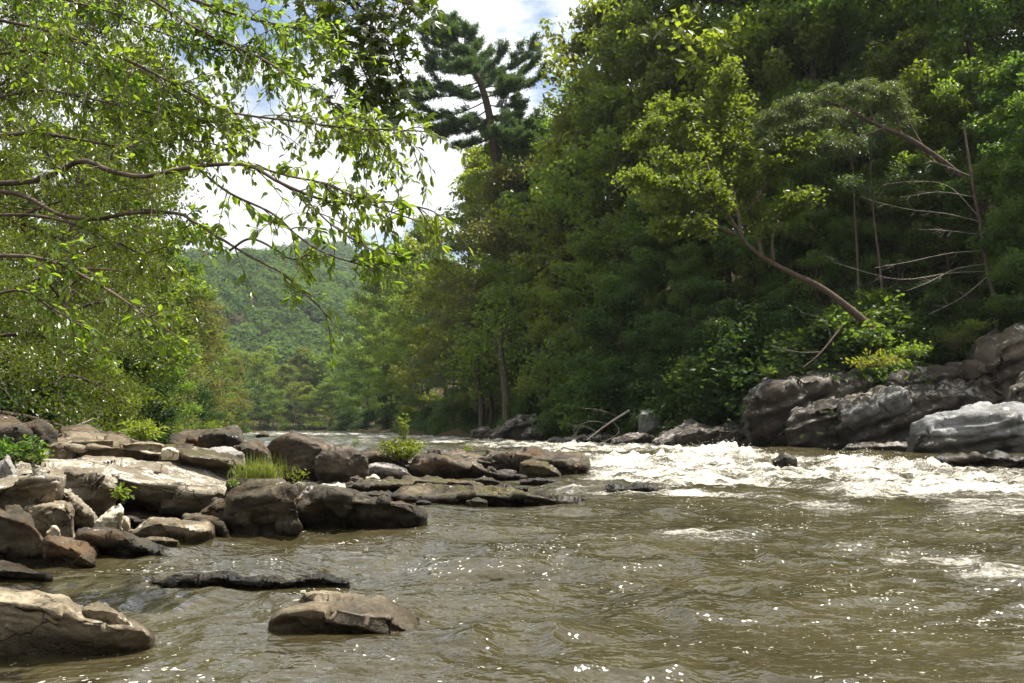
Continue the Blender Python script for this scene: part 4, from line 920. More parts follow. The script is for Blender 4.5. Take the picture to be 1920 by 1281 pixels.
drawn_tree('arching_conifer', 'dark arching conifer with feathery needles bowing over the slope', [(1930, 640, 50), (1880, 470, 49.5), (1840, 380, 49), (1800, 330, 48.6), (1750, 290, 48.2), (1700, 258, 47.8), (1640, 232, 47.4), (1590, 205, 47), (1550, 190, 46.8)], .24,
           [[(1640, 232, 47.4), (1620, 190, 47), (1570, 165, 46.6), (1510, 180, 46.2), (1450, 210, 46)],
            [(1600, 210, 47), (1550, 215, 46), (1490, 235, 45.6), (1440, 265, 45.4)],
            [(1690, 250, 47.8), (1670, 195, 47.6), (1640, 165, 47.4), (1590, 160, 47.2)],
            [(1660, 240, 47.5), (1600, 260, 46.6), (1540, 270, 46), (1480, 290, 45.8)],
            [(1730, 275, 48), (1700, 220, 48), (1690, 180, 48), (1660, 160, 48)],
            [(1560, 195, 46.8), (1520, 195, 46.8), (1480, 205, 46.6), (1430, 230, 46.5)]], 'leaf_arch', 'bark_red', leaf=(.26, .05), sub=8, per=150, clus=.55, droop=.5, flat=.3, seed=14, rl=.3, start=.2, up=1.1)
drawn_tree('pale_trunk_tree', 'slim pale trunk standing in the shade behind the dead twigs', [(1612, 600, 52), (1607, 470, 52), (1602, 380, 52), (1598, 270, 52)], .085, [[(1600, 320, 52), (1580, 280, 51.5), (1560, 250, 51)], [(1598, 270, 52), (1600, 220, 52), (1610, 180, 52)], [(1600, 300, 52), (1630, 270, 51.6), (1650, 250, 51)]], 'leaf_hemlock', 'bark', leaf=(.22, .1), sub=4, per=90, seed=17)
drawn_tree('pale_trunk_tree', 'second slim pale trunk right of the first behind the dead branches', [(1658, 610, 51), (1650, 500, 51), (1640, 420, 51), (1632, 330, 51)], .09, [[(1638, 400, 51), (1620, 360, 50.5), (1600, 340, 50)], [(1632, 330, 51), (1636, 270, 51), (1640, 230, 51)], [(1640, 380, 51), (1670, 340, 50.6), (1690, 320, 50)]], 'leaf_hemlock', 'bark', leaf=(.22, .1), sub=4, per=90, seed=18)

def dead_tree(name, label, trunk, r, arms, bark='driftwood', seed=2, cat='dead tree', twigs=7, tw=0.6, trunk_bark='bark'):
    rng = np.random.default_rng(seed); wood, br = MB(), MB()
    tl = pxline(trunk, 24); base = tl[0].copy(); tube(wood, tl, np.linspace(r, r * .35, 24), 8)
    def twig(p, d, L, rad, depth):
        s = np.linspace(0, 1, 6)[:, None]
        bend = unit(rng.normal(size=3)) * .25
        l = p + d * L * s + bend * L * s ** 2 - np.array([0, 0, .12]) * L * s ** 2
        tube(br, l, rad * (1 - .75 * s[:, 0]), 4)
        if depth:
            for a in rng.uniform(.3, .95, 2):
                q = np.array([np.interp(a, s[:, 0], l[:, k]) for k in range(3)])
                twig(q, unit(d + rng.normal(size=3) * .55), L * .5, rad * .5, depth - 1)
    for a in arms:
        l = pxline(a, 14); L = np.sum(np.linalg.norm(np.diff(l, axis=0), axis=1))
        tube(br, l, np.linspace(r * .16, r * .035, 14), 5)
        p, d, u = along(l, twigs, rng, .25, 1)
        for k in range(twigs): twig(p[k], unit(d[k] + rng.normal(size=3) * .5), tw * rng.uniform(.5, 1.3), r * .045, 2)
    e = empty(name, base, label, cat)
    obj('trunk', wood.mesh('trunk', M[trunk_bark], origin=base), e); obj('branches', br.mesh('branches', M[bark], origin=base), e)

dead_tree('dead_tree', 'dying trunk with long bleached bare branches reaching over the cliff', [(1880, 600, 47), (1868, 570, 47), (1850, 500, 47), (1838, 420, 47), (1826, 360, 47), (1815, 290, 47), (1806, 230, 47)], .14,
          [[(1846, 509, 47), (1780, 512, 46), (1700, 524, 45.4), (1640, 515, 45), (1558, 490, 44.6)], [(1846, 470, 47), (1780, 475, 46.2), (1700, 492, 45.6), (1640, 502, 45)], [(1846, 495, 47), (1790, 505, 46), (1740, 530, 45.5), (1700, 545, 45)],
           [(1836, 415, 47), (1770, 400, 46.2), (1700, 392, 45.8), (1630, 375, 45.4)], [(1834, 405, 47), (1780, 350, 46.4), (1720, 340, 46), (1660, 345, 45.6)], [(1840, 440, 47), (1770, 432, 46), (1720, 430, 45.6)],
           [(1850, 520, 47), (1800, 560, 46), (1740, 590, 45.5)], [(1830, 370, 47), (1760, 360, 46), (1690, 370, 45.6)], [(1820, 330, 47), (1770, 310, 46.3), (1740, 300, 46)]], seed=4)
dead_tree('dead_tree', 'slim bare trunk standing at the water across the far bend', [(556, 806, 277), (553, 780, 277), (548, 750, 277), (544, 722, 277)], .20, [[(550, 762, 277), (535, 750, 277), (528, 742, 277)], [(552, 775, 277), (566, 760, 277), (574, 756, 277)]], trunk_bark='bark', twigs=3, tw=2.0, seed=6)
dead_tree('fallen_branch', 'tangle of bare grey twigs hanging to the water on the far bank', [(1180, 770, 57), (1140, 795, 56.5), (1100, 825, 56)], .09, [[(1140, 795, 56.5), (1110, 790, 56), (1075, 800, 55.5)], [(1160, 782, 57), (1130, 770, 56), (1090, 765, 55)], [(1120, 810, 56.3), (1090, 800, 56), (1070, 828, 55.6)], [(1150, 790, 56.5), (1160, 810, 56), (1130, 832, 55.4)]], trunk_bark='driftwood', seed=9, cat='branch', twigs=9)
dead_tree('fallen_branch', 'bleached twiggy branch lying behind the brown ridge of boulders', [(120, 806, 19), (150, 796, 19), (175, 785, 19.2)], .03, [[(140, 800, 19), (165, 790, 19), (190, 786, 19)], [(150, 796, 19), (172, 776, 19), (188, 772, 19)]], trunk_bark='driftwood', seed=10, cat='branch', twigs=5, tw=.25)
dead_tree('fallen_branch', 'thin bare branch slanting down through the shade by the leaning trunk', [(1580, 610, 45.5), (1540, 660, 45), (1505, 690, 44.6)], .06, [[(1560, 640, 45), (1545, 600, 44.8), (1500, 585, 44.6)], [(1540, 660, 45), (1500, 660, 44.6), (1450, 650, 44)]], seed=12, cat='branch', twigs=5)

# bare trunks seen among the shade of both banks
def pole(px0, py0, px1, py1, D, r, label, bark='bark_dark'):
    rng = np.random.default_rng(int(px0 * 3 + D)); tl = spline([P(px0, py0, D), P((px0 * 2 + px1) / 3 + 3, (py0 * 2 + py1) / 3, D), P((px0 + px1 * 2) / 3 - 2, (py0 + py1 * 2) / 3, D), P(px1, py1, D)], 24)
    base = tl[0] - np.array([0, 0, 1.0]); wood, crown = MB(), MB(); tl = np.vstack([base, tl]); tube(wood, tl, np.linspace(r * 1.15, r * .5, 25), 8)
    top = tl[-1]; n = 900; u = rng.uniform(.7, 1.15, n)
    for k in range(7):
        a = rng.uniform(0, 6.28); q = tl[15 + k]; tip = q + np.array([math.cos(a), math.sin(a), .35]) * D * .022
        tube(wood, [q, (q + tip) / 2 + np.array([0, 0, .1]), tip], [r * .3, r * .2, r * .06], 5)
    H = np.linalg.norm(top - base)
    c = base + (top - base) * u[:, None] + rng.normal(size=(n, 3)) * np.array([.16, .16, .10]) * H
    leaves(crown, c, rng.normal(size=(n, 3)), rng.normal(size=(n, 3)) + np.array([0, 0, 1]), .22 * D / 45, .14 * D / 45, rng)
    e = empty('slender_tree', base, label, 'tree'); obj('trunk', wood.mesh('trunk', M[bark], origin=base), e); obj('crown', crown.mesh('crown', M['leaf_mid'], False, origin=base), e)
pole(118, 800, 130, 640, 33, .17, 'left trunk of the pair standing behind the brown ridge', 'bark')
pole(134, 800, 142, 630, 33.5, .15, 'right trunk of the pair standing behind the brown ridge', 'bark')
pole(196, 800, 205, 690, 44, .16, 'dark trunk in the shade right of the pair of trunks')
pole(232, 800, 225, 680, 46, .17, 'dark trunk above the leafy plant on the boulders')
pole(258, 800, 268, 690, 52, .15, 'thin dark trunk furthest along the shaded near bank')
pole(20, 790, 8, 640, 27, .14, 'dark trunk at the picture edge behind the shaded boulders')
pole(950, 812, 938, 600, 84, .42, 'thick dark trunk rising behind the slanting slab', 'bark')
pole(902, 812, 896, 660, 92, .30, 'dark trunk behind the small square bank block')
pole(918, 810, 922, 690, 96, .26, 'shaded trunk between the square block and the thick trunk')
pole(1040, 826, 1026, 690, 70, .24, 'leaning trunk at the water edge beside the low layered rocks')
pole(1296, 790, 1294, 700, 56, .2, 'short black trunk in deep shade above the low rock mass')

# ------------------------------------------------------------------ overhanging tree close to the camera
def overhang():
    rng = np.random.default_rng(42)
    root = np.array([-7.1, 4.9, 0.35])
    e = empty('overhanging_tree', root, 'near tree reaching in with sunlit drooping leafy twigs over the river', 'tree')
    tl = spline([root - np.array([0, 0, .4]), root + np.array([.1, 0, 1.6]), root + np.array([.35, 0, 3.4]), root + np.array([.3, .1, 5.5]), root + np.array([.6, .3, 8])], 30)
    wt = MB(); tube(wt, tl, np.linspace(.26, .07, 30), 10)
    obj('trunk', wt.mesh('trunk', M['bark'], origin=root), e)
    def limb(pts, r, ntw, l_tw, per=9, leaf=(.054, .025), lo=.15, mat='leaf_near', droop=.45, hang=0.5, join=True):
        line = pxline(pts, 36)
        if join:
            q = tl[np.argmin(np.abs(tl[:, 2] - (line[0][2] - .3)))]
            line = np.vstack([spline([q, (q + line[0]) / 2 + np.array([0, 0, .08]), line[0]], 8)[:-1], line])
        w, lf = MB(), MB()
        tube(w, line, np.linspace(r, .0035, len(line)) , 7)
        st = 8 / len(line) if join else 0
        ntw = int(ntw * 1.35)
        p, d, u = along(line, ntw, rng, max(lo, st), 1.0)
        C, A, T = [], [], []
        def tw(q, dd, l2, rad, depth):
            s = np.linspace(0, 1, 7)[:, None]; b = rng.normal(size=3) * .18
            c = q + dd * l2 * s + b * l2 * s ** 2 - np.array([0, 0, droop * l2]) * s ** 2
            tube(w, c, rad * (1.1 - .8 * s[:, 0]), 4)
            if depth:
                for a in rng.uniform(.25, .9, 2):
                    qq = np.array([np.interp(a, s[:, 0], c[:, j]) for j in range(3)])
                    tw(qq, unit(dd + rng.normal(size=3) * .6), l2 * rng.uniform(.35, .65), rad * .6, depth - 1)
            n = max(3, int(per * (l2 / l_tw + .3)))
            pp, ddd, uu = along(c, n, rng, .15, 1.0)
            C.append(pp); sd = unit(np.cross(ddd, rng.normal(size=ddd.shape)))
            A.append(unit(ddd * .7 + sd * .9 - np.array([0, 0, hang]))); T.append(rng.random() * .35 + rng.random(n) * .65)
        for k in range(ntw):
            dd = unit(d[k] * .8 + rng.normal(size=3) * np.array([.55, .6, .55]))
            tw(p[k], dd, l_tw * rng.uniform(.4, 1.3) * (1.15 - .5 * u[k]), .0035, 1)
        tw(line[-1], unit(line[-1] - line[-3]), l_tw * .7, .003, 0)
        C = np.concatenate(C); A = np.concatenate(A); T = np.concatenate(T)
        L = leaf[0] * rng.uniform(.65, 1.25, len(C)); W = L * leaf[1] / leaf[0] * rng.uniform(.8, 1.2, len(C))
        leaves(lf, C + A * L[:, None] * .5, A, unit(rng.normal(size=C.shape) * .55 + np.array([0, -.1, 1.0])), L, W, rng, True, T)
        lo_ = obj('limb', w.mesh('limb', M['bark'], origin=root), e)
        obj('leaves', lf.mesh('leaves', M[mat], False, origin=root), lo_)
    # main limbs
    limb([(-60, 346, 4.9), (70, 338, 4.8), (150, 302, 4.7), (205, 320, 4.6), (270, 331, 4.5), (360, 313, 4.4), (460, 309, 4.3), (520, 340, 4.2), (590, 370, 4.1), (650, 383, 4.0), (730, 378, 4.0), (800, 392, 3.9)], .021, 24, .32, per=5)
    limb([(-60, 352, 5.2), (40, 366, 5.1), (110, 402, 5.0), (178, 411, 5.0), (250, 399, 4.9), (330, 400, 4.8), (362, 415, 4.7), (415, 448, 4.6), (470, 482, 4.5), (530, 513, 4.4), (580, 558, 4.3), (610, 588, 4.3)], .017, 18, .24, per=4, lo=.3)
    limb([(370, 316, 4.4), (430, 362, 4.3), (510, 400, 4.2), (555, 440, 4.2), (600, 470, 4.1), (660, 492, 4.1), (700, 500, 4.0)], .007, 13, .20, per=6, join=False)
    limb([(430, 470, 4.55), (470, 448, 4.5), (520, 470, 4.4), (545, 485, 4.4), (600, 484, 4.3)], .007, 4, .14, per=5, join=False, lo=.6)
    limb([(520, 340, 4.2), (570, 372, 4.3), (620, 420, 4.3), (690, 465, 4.2), (745, 478, 4.2)], .006, 10, .20, per=6, join=False)
    limb([(470, 309, 4.3), (540, 330, 4.0), (610, 345, 4.0), (700, 385, 3.9), (770, 410, 3.9)], .006, 10, .22, per=7, join=False)
    limb([(-60, 405, 5.4), (60, 404, 5.3), (150, 424, 5.2), (230, 460, 5.1), (270, 474, 5.0), (335, 455, 4.9)], .014, 16, .28, per=6, lo=.45)
    limb([(-40, 480, 4.4), (60, 482, 4.3), (130, 505, 4.3), (200, 543, 4.2), (285, 598, 4.1)], .014, 14, .26, per=5, lo=.3)
    limb([(-40, 560, 4.6), (40, 545, 4.6), (100, 580, 4.5), (150, 610, 4.5)], .010, 10, .24, per=5, lo=.3)
    limb([(-40, 30, 5.4), (100, 60, 5.2), (180, 90, 5.1), (250, 118, 5.0), (330, 160, 4.9), (400, 200, 4.8), (460, 216, 4.7), (560, 228, 4.6), (650, 240, 4.5), (720, 243, 4.5), (790, 246, 4.4)], .013, 54, .36, per=8, leaf=(.054, .024))
    limb([(200, -60, 5.5), (300, 10, 5.4), (380, 60, 5.3), (480, 105, 5.2), (540, 140, 5.1), (610, 185, 5.0), (660, 225, 5.0), (695, 275, 4.9)], .011, 48, .36, per=8, leaf=(.052, .024), join=False)
    limb([(-40, 190, 5.6), (80, 170, 5.6), (190, 190, 5.5), (300, 215, 5.4), (380, 225, 5.3), (450, 250, 5.2)], .011, 44, .36, per=9, leaf=(.054, .025))
    limb([(-40, 110, 6.0), (60, 95, 6.0), (160, 120, 5.9), (260, 150, 5.8), (350, 190, 5.7)], .011, 50, .40, per=9, leaf=(.054, .025))
    limb([(-40, -30, 5.8), (80, -10, 5.7), (200, 20, 5.6), (300, 60, 5.5), (420, 95, 5.4), (500, 60, 5.3)], .012, 60, .42, per=9, leaf=(.054, .025))
    limb([(80, -80, 6.0), (200, -40, 5.9), (330, -10, 5.8), (450, 30, 5.6), (540, 50, 5.6), (600, 60, 5.5)], .020, 56, .42, per=9, leaf=(.054, .025), join=False)
    limb([(-40, 260, 5.2), (60, 250, 5.2), (150, 262, 5.1), (240, 275, 5.0), (330, 262, 4.9), (400, 270, 4.8)], .016, 34, .32, per=8, leaf=(.054, .025))
overhang()

# broad lobed maple bough hanging into the frame from the top edge
def maple_bough():
    rng = np.random.default_rng(77); root = np.array([-7.6, 8.6, .2])
    e = empty('maple_tree', root, 'dark lobed maple leaves hanging from the top edge against white cloud', 'tree')
    tl = spline([root - np.array([0, 0, .3]), root + np.array([.2, 0, 2.5]), root + np.array([.5, -.1, 5]), root + np.array([.9, -.1, 7.5]), root + np.array([1.6, -.2, 9.5])], 24)
    wt = MB(); tube(wt, tl, np.linspace(.32, .08, 24), 10); obj('trunk', wt.mesh('trunk', M['bark'], origin=root), e)
    star = []
    for k in range(10):
        a = math.pi / 2 + (k - 5) * 2 * math.pi / 10
        rr = [.5, .17, .46, .2, .34][min(k, 10 - k) if False else abs(((k - 5 + 5) % 10) - 5) % 5] if False else None
    ang = np.radians([90, 62, 35, 12, -18, -55, -90, -125, -162, 168, 145, 118]); rad = np.array([.55, .24, .5, .24, .42, .2, .16, .2, .42, .24, .5, .24])
    shape = np.stack([np.cos(ang) * rad, np.sin(ang) * rad], 1)
    for pts in [[(430, -140, 8.4), (560, -60, 8.2), (640, -10, 8), (690, 60, 8), (705, 140, 7.9), (690, 190, 7.9)], [(640, -30, 8), (720, -5, 7.9), (780, 10, 7.8), (800, 5, 7.8)], [(620, -20, 8.1), (620, 50, 8.1), (640, 110, 8), (655, 150, 8)], [(680, 40, 8), (730, 80, 7.9), (745, 130, 7.9)], [(560, -60, 8.3), (600, 0, 8.5), (590, 60, 8.5)], [(690, 110, 7.9), (735, 170, 7.8), (735, 205, 7.8)], [(640, -20, 8), (700, 30, 8.2), (760, 45, 8.1)], [(640, 60, 8.1), (690, 150, 8.1), (715, 230, 8.0)]]:
        line = pxline(pts, 24)
        if pts[0][0] < 500: line = np.vstack([spline([tl[14], (tl[14] + line[0]) / 2 + np.array([0, 0, .3]), line[0]], 10)[:-1], line])
        w, lf = MB(), MB(); tube(w, line, np.linspace(.035 if pts[0][0] < 500 else .014, .004, len(line)), 6)
        n = 105; p, d, u = along(line, n, rng, .3 if pts[0][0] < 500 else .1, 1.0)
        off = rng.normal(size=p.shape) * .17; c = p + off - np.array([0, 0, .06])
        for k in range(0, n, 2): tube(w, [p[k], (p[k] + c[k]) / 2 + np.array([0, 0, .02]), c[k]], [.004, .003, .002], 3)
        nr = unit(rng.normal(size=c.shape) * .55 + np.array([0, -.5, .8])); ax = unit(off * 3 + rng.normal(size=c.shape) * .4 - np.array([0, 0, .6])); sd = unit(np.cross(ax, nr)); nr = np.cross(sd, ax)
        S = rng.uniform(.10, .19, n)[:, None, None]
        V = c[:, None] + S * (shape[None, :, :1] * sd[:, None] + shape[None, :, 1:] * ax[:, None] - nr[:, None] * (np.hypot(shape[:, 0], shape[:, 1])[None, :, None] ** 2) * .5)
        V = np.concatenate([c[:, None], V], 1).reshape(-1, 3)
        k_ = np.arange(12); tri = np.stack([np.zeros(12, int), 1 + k_, 1 + (k_ + 1) % 12], 1)
        f = (np.arange(n)[:, None, None] * 13 + tri[None]).reshape(-1, 3)
        lf.add(V, f, np.repeat(rng.random(n), 12))
        b = obj('limb', w.mesh('limb', M['bark_dark'], origin=root), e)
        obj('leaves', lf.mesh('leaves', M['leaf_maple'], False, origin=root), b)
maple_bough()

# ------------------------------------------------------------------ small plants on the rocks and banks
def bush(name, label, px, py, D, h, w, mat, leaf=(.05, .024), n_st=14, per=26, seed=1, cat='bush', group=None, lean=0.0, loc=None, fine=True, droop=.2):
    rng = np.random.default_rng(seed); base = P(px, py, D) if loc is None else np.array(loc)
    stem, lf = MB(), MB(); C, A = [], []
    for k in range(n_st):
        a = rng.uniform(0, 6.28); rr = w * rng.uniform(.15, 1) * .5; top = np.array([math.cos(a) * rr + lean * h, math.sin(a) * rr, h * rng.uniform(.5, 1.0) * (1.05 - .5 * rr / max(w, .01))])
        s = np.linspace(0, 1, 7)[:, None]; q = np.array([math.cos(a), math.sin(a), 0]) * w * .05
        l = q + top * s + np.array([0, 0, 1]) * h * .12 * np.sin(s * math.pi) - np.array([0, 0, 1]) * droop * h * .4 * s ** 3
        tube(stem, l, np.linspace(.008, .002, 7) * max(.6, h), 4)
        p, d, u = along(l, per, rng, .2, 1.05); sd = unit(np.cross(d, rng.normal(size=d.shape)))
        C.append(p + sd * leaf[0] * .9 * rng.uniform(.1, 1.6, (per, 1))); A.append(unit(d * .5 + sd))
    C = np.concatenate(C); A = np.concatenate(A)
    leaves(lf, C, A, unit(rng.normal(size=C.shape) * .5 + np.array([0, 0, 1])), leaf[0] * rng.uniform(.6, 1.3, len(C)), leaf[1] * rng.uniform(.7, 1.2, len(C)), rng, fine)
    e = empty(name, base, label, cat, group)
    obj('stem', stem.mesh('stem', M['bark_dark']), e); obj('foliage', lf.mesh('foliage', M[mat], False), e)
    return e

bush('bush', 'bright green bushy plant growing out of the midstream rocks', 757, 872, 24.6, .92, 1.5, 'leaf_bush', (.09, .045), 54, 40, 3, 'bush')
bush('bush', 'tall leafy shoot standing above the midstream bush', 757, 850, 24.7, 1.35, .45, 'leaf_bush', (.09, .045), 6, 34, 33, 'plant')
bush('plant', 'leafy green plant on the rocks at the right end of the brown ridge', 270, 832, 16.4, .55, .95, 'leaf_bush', (.10, .045), 26, 16, 5, 'plant')
bush('plant', 'slender pale sprig growing beside the grass topped block', 560, 925, 12.6, .46, .28, 'leaf_bush', (.05, .025), 5, 14, 7, 'plant')
bush('plant', 'small dark leaved plant in the cleft beside the layered block', 232, 945, 11.7, .42, .30, 'leaf_mid', (.075, .05), 9, 10, 9, 'plant', droop=.9)
bush('vine', 'dark leafy vine over the shaded boulder at the picture edge', 20, 868, 12.8, .55, 1.1, 'leaf_deep', (.075, .05), 26, 16, 11, 'vine', droop=.8)
bush('vine', 'low leafy trailer in front of the tall dark shaded boulder', 62, 868, 12.9, .25, .6, 'leaf_mid', (.07, .045), 12, 10, 12, 'vine', droop=.8)
bush('plant', 'small grey leaved plant below the tuft of grass', 437, 915, 11.9, .14, .24, 'grass', (.035, .022), 10, 12, 13, 'plant')
bush('plant', 'tiny sprig on the crest of the long midstream ridge', 878, 848, 25.4, .20, .35, 'leaf_bush', (.07, .035), 7, 10, 15, 'plant')
bush('plant', 'thin sprig on the rock left of the midstream bush', 665, 838, 23.6, .26, .25, 'leaf_bush', (.06, .03), 6, 9, 16, 'plant')
bush('plant', 'reedy clump at the water behind the dark flat backed rock', 345, 822, 30, .55, .9, 'grass', (.16, .03), 16, 14, 17, 'plant')
bush('plant', 'yellow green bank plant by the water behind the mossy slab', 405, 812, 60, 1.0, 2.2, 'leaf_bush', (.2, .09), 20, 16, 18, 'plant')
bush('bush', 'yellowing shrub hanging over the top of the grey cliff', 1640, 690, 42.2, .9, 2.8, 'leaf_turning', (.24, .14), 26, 13, 19, 'bush', droop=.7)
bush('bush', 'green shrub along the cliff top right of the yellowing shrub', 1710, 672, 42.6, 1.0, 2.6, 'leaf_mid', (.17, .10), 30, 20, 20, 'bush', droop=.6)
bush('bush', 'pale leaved drooping shrub above the lichen spotted rock', 1790, 655, 43, 1.5, 2.6, 'leaf_olive', (.12, .06), 26, 22, 21, 'bush', droop=.8)
bush('bush', 'small green shrub on the shoulder of the square cliff block', 1440, 706, 45.8, .7, 1.2, 'leaf_mid', (.16, .10), 16, 12, 22, 'bush')
bush('bush', 'mossy green shrub on the earthy cliff', 1830, 625, 42.5, 1.0, 2.0, 'leaf_deep', (.16, .10), 22, 18, 23, 'bush', droop=.6)

def grass_tuft():
    rng = np.random.default_rng(6); base = P(487, 893, 12.4); mb = MB()
    for k in range(520):
        a = rng.uniform(0, 6.28); o = np.array([rng.normal(0, .17), rng.normal(0, .10), -.03]); h = rng.uniform(.22, .52); out = np.array([math.cos(a), math.sin(a), 0]) * rng.uniform(.03, .34)
        s = np.linspace(0, 1, 6)[:, None]; l = o + out * s ** 1.6 + np.array([0, 0, h]) * (s - .35 * s ** 2.5 * (np.linalg.norm(out) / .15))
        sd = np.array([-math.sin(a), math.cos(a), 0]); w = .0045 * (1.05 - s)
        V = np.concatenate([l + sd * w, l - sd * w]); i = np.arange(5)
        mb.add(V, np.stack([i, i + 1, i + 7, i + 6], 1), np.full(5, rng.random()))
    o = obj('grass_tuft', mb.mesh('grass_tuft', M['grass']), loc=base)
    tag(o, 'tuft of long arching grass on top of the massive dark block', 'grass tuft')
grass_tuft()

# shrubs along the foot of the far bank (copies share two meshes)
def shrub_meshes(seed, mat):
    w, c = grow(seed, H=3.0, base=0.02, Rc=1.6, nl=18, sub=5, per=44, leaf=(.17, .10), prof='dome', clus=.45, droop=.35, r0=.04)
    return (w.mesh('stem', M['bark_dark']), c.mesh('foliage', M[mat], False))
SH = [shrub_meshes(201, 'leaf_painted_shade'), shrub_meshes(202, 'leaf_deep'), shrub_meshes(203, 'leaf_painted_shade')]
def shrub(px, top, D, label, k, group, wide=1.3, x=None):
    rng = random.Random(px * 7 + int(D)); x = (px - CX) / F * D if x is None else x
    z0 = max(ground1(x, D), .25) - .1; H = max(P(px, top, D)[2] - z0, .8); s = H / 3.0
    e = empty('shrub', (x, D, z0), label, 'shrub', group); e.scale = (s * wide, s * wide, s); e.rotation_euler.z = rng.uniform(0, 6.28)
    obj('stem', SH[k][0], e); obj('foliage', SH[k][1], e)
GS = 'shrubs under the trees of the far bank'
for px, top, D, k, lab in [(660, 770, 255, 0, 'dark shrub at the water by the tip of the far bank'), (705, 765, 215, 0, 'dark shrub below the low green tree at the bank tip'), (740, 765, 180, 0, 'dark shrub at the water below the low dark tree'), (780, 750, 150, 1, 'green shrub over the water behind the midstream bush'), (815, 760, 130, 0, 'dark shrub at the far water right of the midstream bush'), (850, 750, 112, 1, 'green bank shrub left of the small square block'),
        (875, 770, 98, 0, 'dark shrub beside the small square bank block'), (985, 740, 84, 1, 'sunlit green shrub above the slanting slab'), (1065, 740, 68, 1, 'green shrub between the leaning trunk and the bare twigs'), (1100, 720, 66, 0, 'dark shrub behind the tangle of bare twigs'), (1140, 690, 63, 1, 'mossy green shrub above the tangle of bare twigs'),
        (1180, 690, 61, 0, 'dark shrub above the pale squarish stone'), (1225, 680, 61, 1, 'drooping green shrub right of the pale squarish stone'), (1270, 690, 58, 0, 'dark shrub over the dark leaning bank rock'), (1320, 690, 56, 1, 'green shrub above the low dark rock mass'), (1365, 700, 54, 0, 'dark shrub upstream of the cliff top shrub'), (1420, 650, 53, 0, 'dark shrub over the square cliff block'), (1500, 640, 52, 1, 'green shrub behind the square cliff block'), (1570, 640, 50, 0, 'dark shrub at the foot of the leaning trunk'), (1625, 600, 49.5, 1, 'broad green shrub behind the yellowing shrub'), (1700, 610, 49, 1, 'green shrub below the dead branches'), (1765, 600, 48.5, 0, 'dark shrub behind the pale drooping shrub'), (1900, 540, 48, 0, 'dark shrub on top of the earthy cliff'), (1960, 520, 47, 1, 'shrub at the edge above the earthy cliff')]:
    shrub(px, top, D, lab, k, GS)
GSN = 'shrubs in the shade of the near bank'
for px, top, D, k, lab in [(-20, 690, 24, 0, 'dark shrub at the edge behind the vine covered boulder'), (45, 720, 27, 1, 'green shrub behind the tall shaded boulder'), (95, 740, 31, 0, 'dark shrub left of the pair of trunks'), (165, 740, 36, 1, 'green shrub right of the pair of trunks'), (215, 745, 44, 0, 'dark shrub above the brown ridge'), (265, 750, 52, 0, 'dark shrub behind the leafy plant on the ridge'), (310, 752, 66, 1, 'green shrub at the near shore water edge'), (355, 760, 90, 0, 'dark shrub below the rounded olive tree'), (395, 762, 118, 1, 'green shrub hanging over the near shore water'), (430, 768, 160, 0, 'dark shrub at the last bend of the near shore')]:
    shrub(px, top, D, lab, k, GSN)

# low ferns and leaves covering the banks
def undergrowth():
    rng = np.random.default_rng(55); mb = MB()
    n = 9000; y = rng.uniform(30, 150, n); L, Rr = banks(y)
    right = rng.random(n) < .72
    x = np.where(right, Rr + 2.0 + rng.exponential(9, n), L - 1.0 - rng.exponential(8, n))
    z = ground(x, y); m = 22; r_ = rng.uniform(.35, .8, n)
    g_ = rng.normal(size=(n, m, 3)) * .6; g_[..., 2] = np.abs(g_[..., 2])
    c_ = (np.stack([x, y, z], 1)[:, None] + g_ * r_[:, None, None]).reshape(-1, 3)
    nr = unit(rng.normal(size=c_.shape) * .5 + np.array([0, 0, 1])); ax = unit(g_.reshape(-1, 3) * np.array([1, 1, .3]) + rng.normal(size=c_.shape) * .3)
    leaves(mb, c_, ax, nr, rng.uniform(.10, .24, len(c_)), rng.uniform(.06, .13, len(c_)), rng)
    tag(obj('undergrowth', mb.mesh('undergrowth', M['leaf_painted_shade'], False)), 'low leafy undergrowth covering both wooded banks', 'undergrowth', kind='stuff')
undergrowth()

# ------------------------------------------------------------------ wooded hillsides (one mass)
def forest():
    rng = np.random.default_rng(99); mb = MB()
    N0 = 9000
    y = rng.uniform(322, 1350, N0 * 4); x = -y * rng.uniform(.02, .52, N0 * 4)
    keep = rng.random(N0 * 4) < np.clip((y - 250) / 900, .15, 1) * .9
    x, y = x[keep][:11000], y[keep][:11000]
    z = ground(x, y)
    n = len(x); r = rng.uniform(4.0, 8.0, n) * (1 + .25 * (y > 700)); h = r * rng.uniform(.8, 1.25, n)
    m = 140
    d = unit(rng.normal(size=(n, m, 3))); d[..., 2] = np.abs(d[..., 2]) * 1.1 - .25; d = unit(d)
    rad = rng.uniform(.72, 1.06, (n, m, 1)) * (1 + .22 * np.sin(d[..., :1] * 5 + rng.uniform(0, 6, (n, 1, 1))) * np.cos(d[..., 1:2] * 4 + rng.uniform(0, 6, (n, 1, 1))))
    c = np.stack([x, y, z + 9 + h * .2], 1)[:, None] + d * rad * np.stack([r, r, h], 1)[:, None]
    c = c.reshape(-1, 3); o = d.reshape(-1, 3)
    nr = unit(o + rng.normal(size=o.shape) * .28); ax = unit(np.cross(nr, rng.normal(size=o.shape)))
    s = np.repeat(r * .29, m) * rng.uniform(.6, 1.25, n * m)
    tone = np.clip(np.repeat(rng.random(n), m) * .75 + rng.random(n * m) * .25, 0, 1)
    leaves(mb, c, ax, nr, s * 1.2, s, rng, tone=tone)
    o = obj('forest', mb.mesh('forest', M['leaf_far'], False)); tag(o, 'dense hazy forest covering the distant hillsides', 'forest', kind='stuff')
forest()

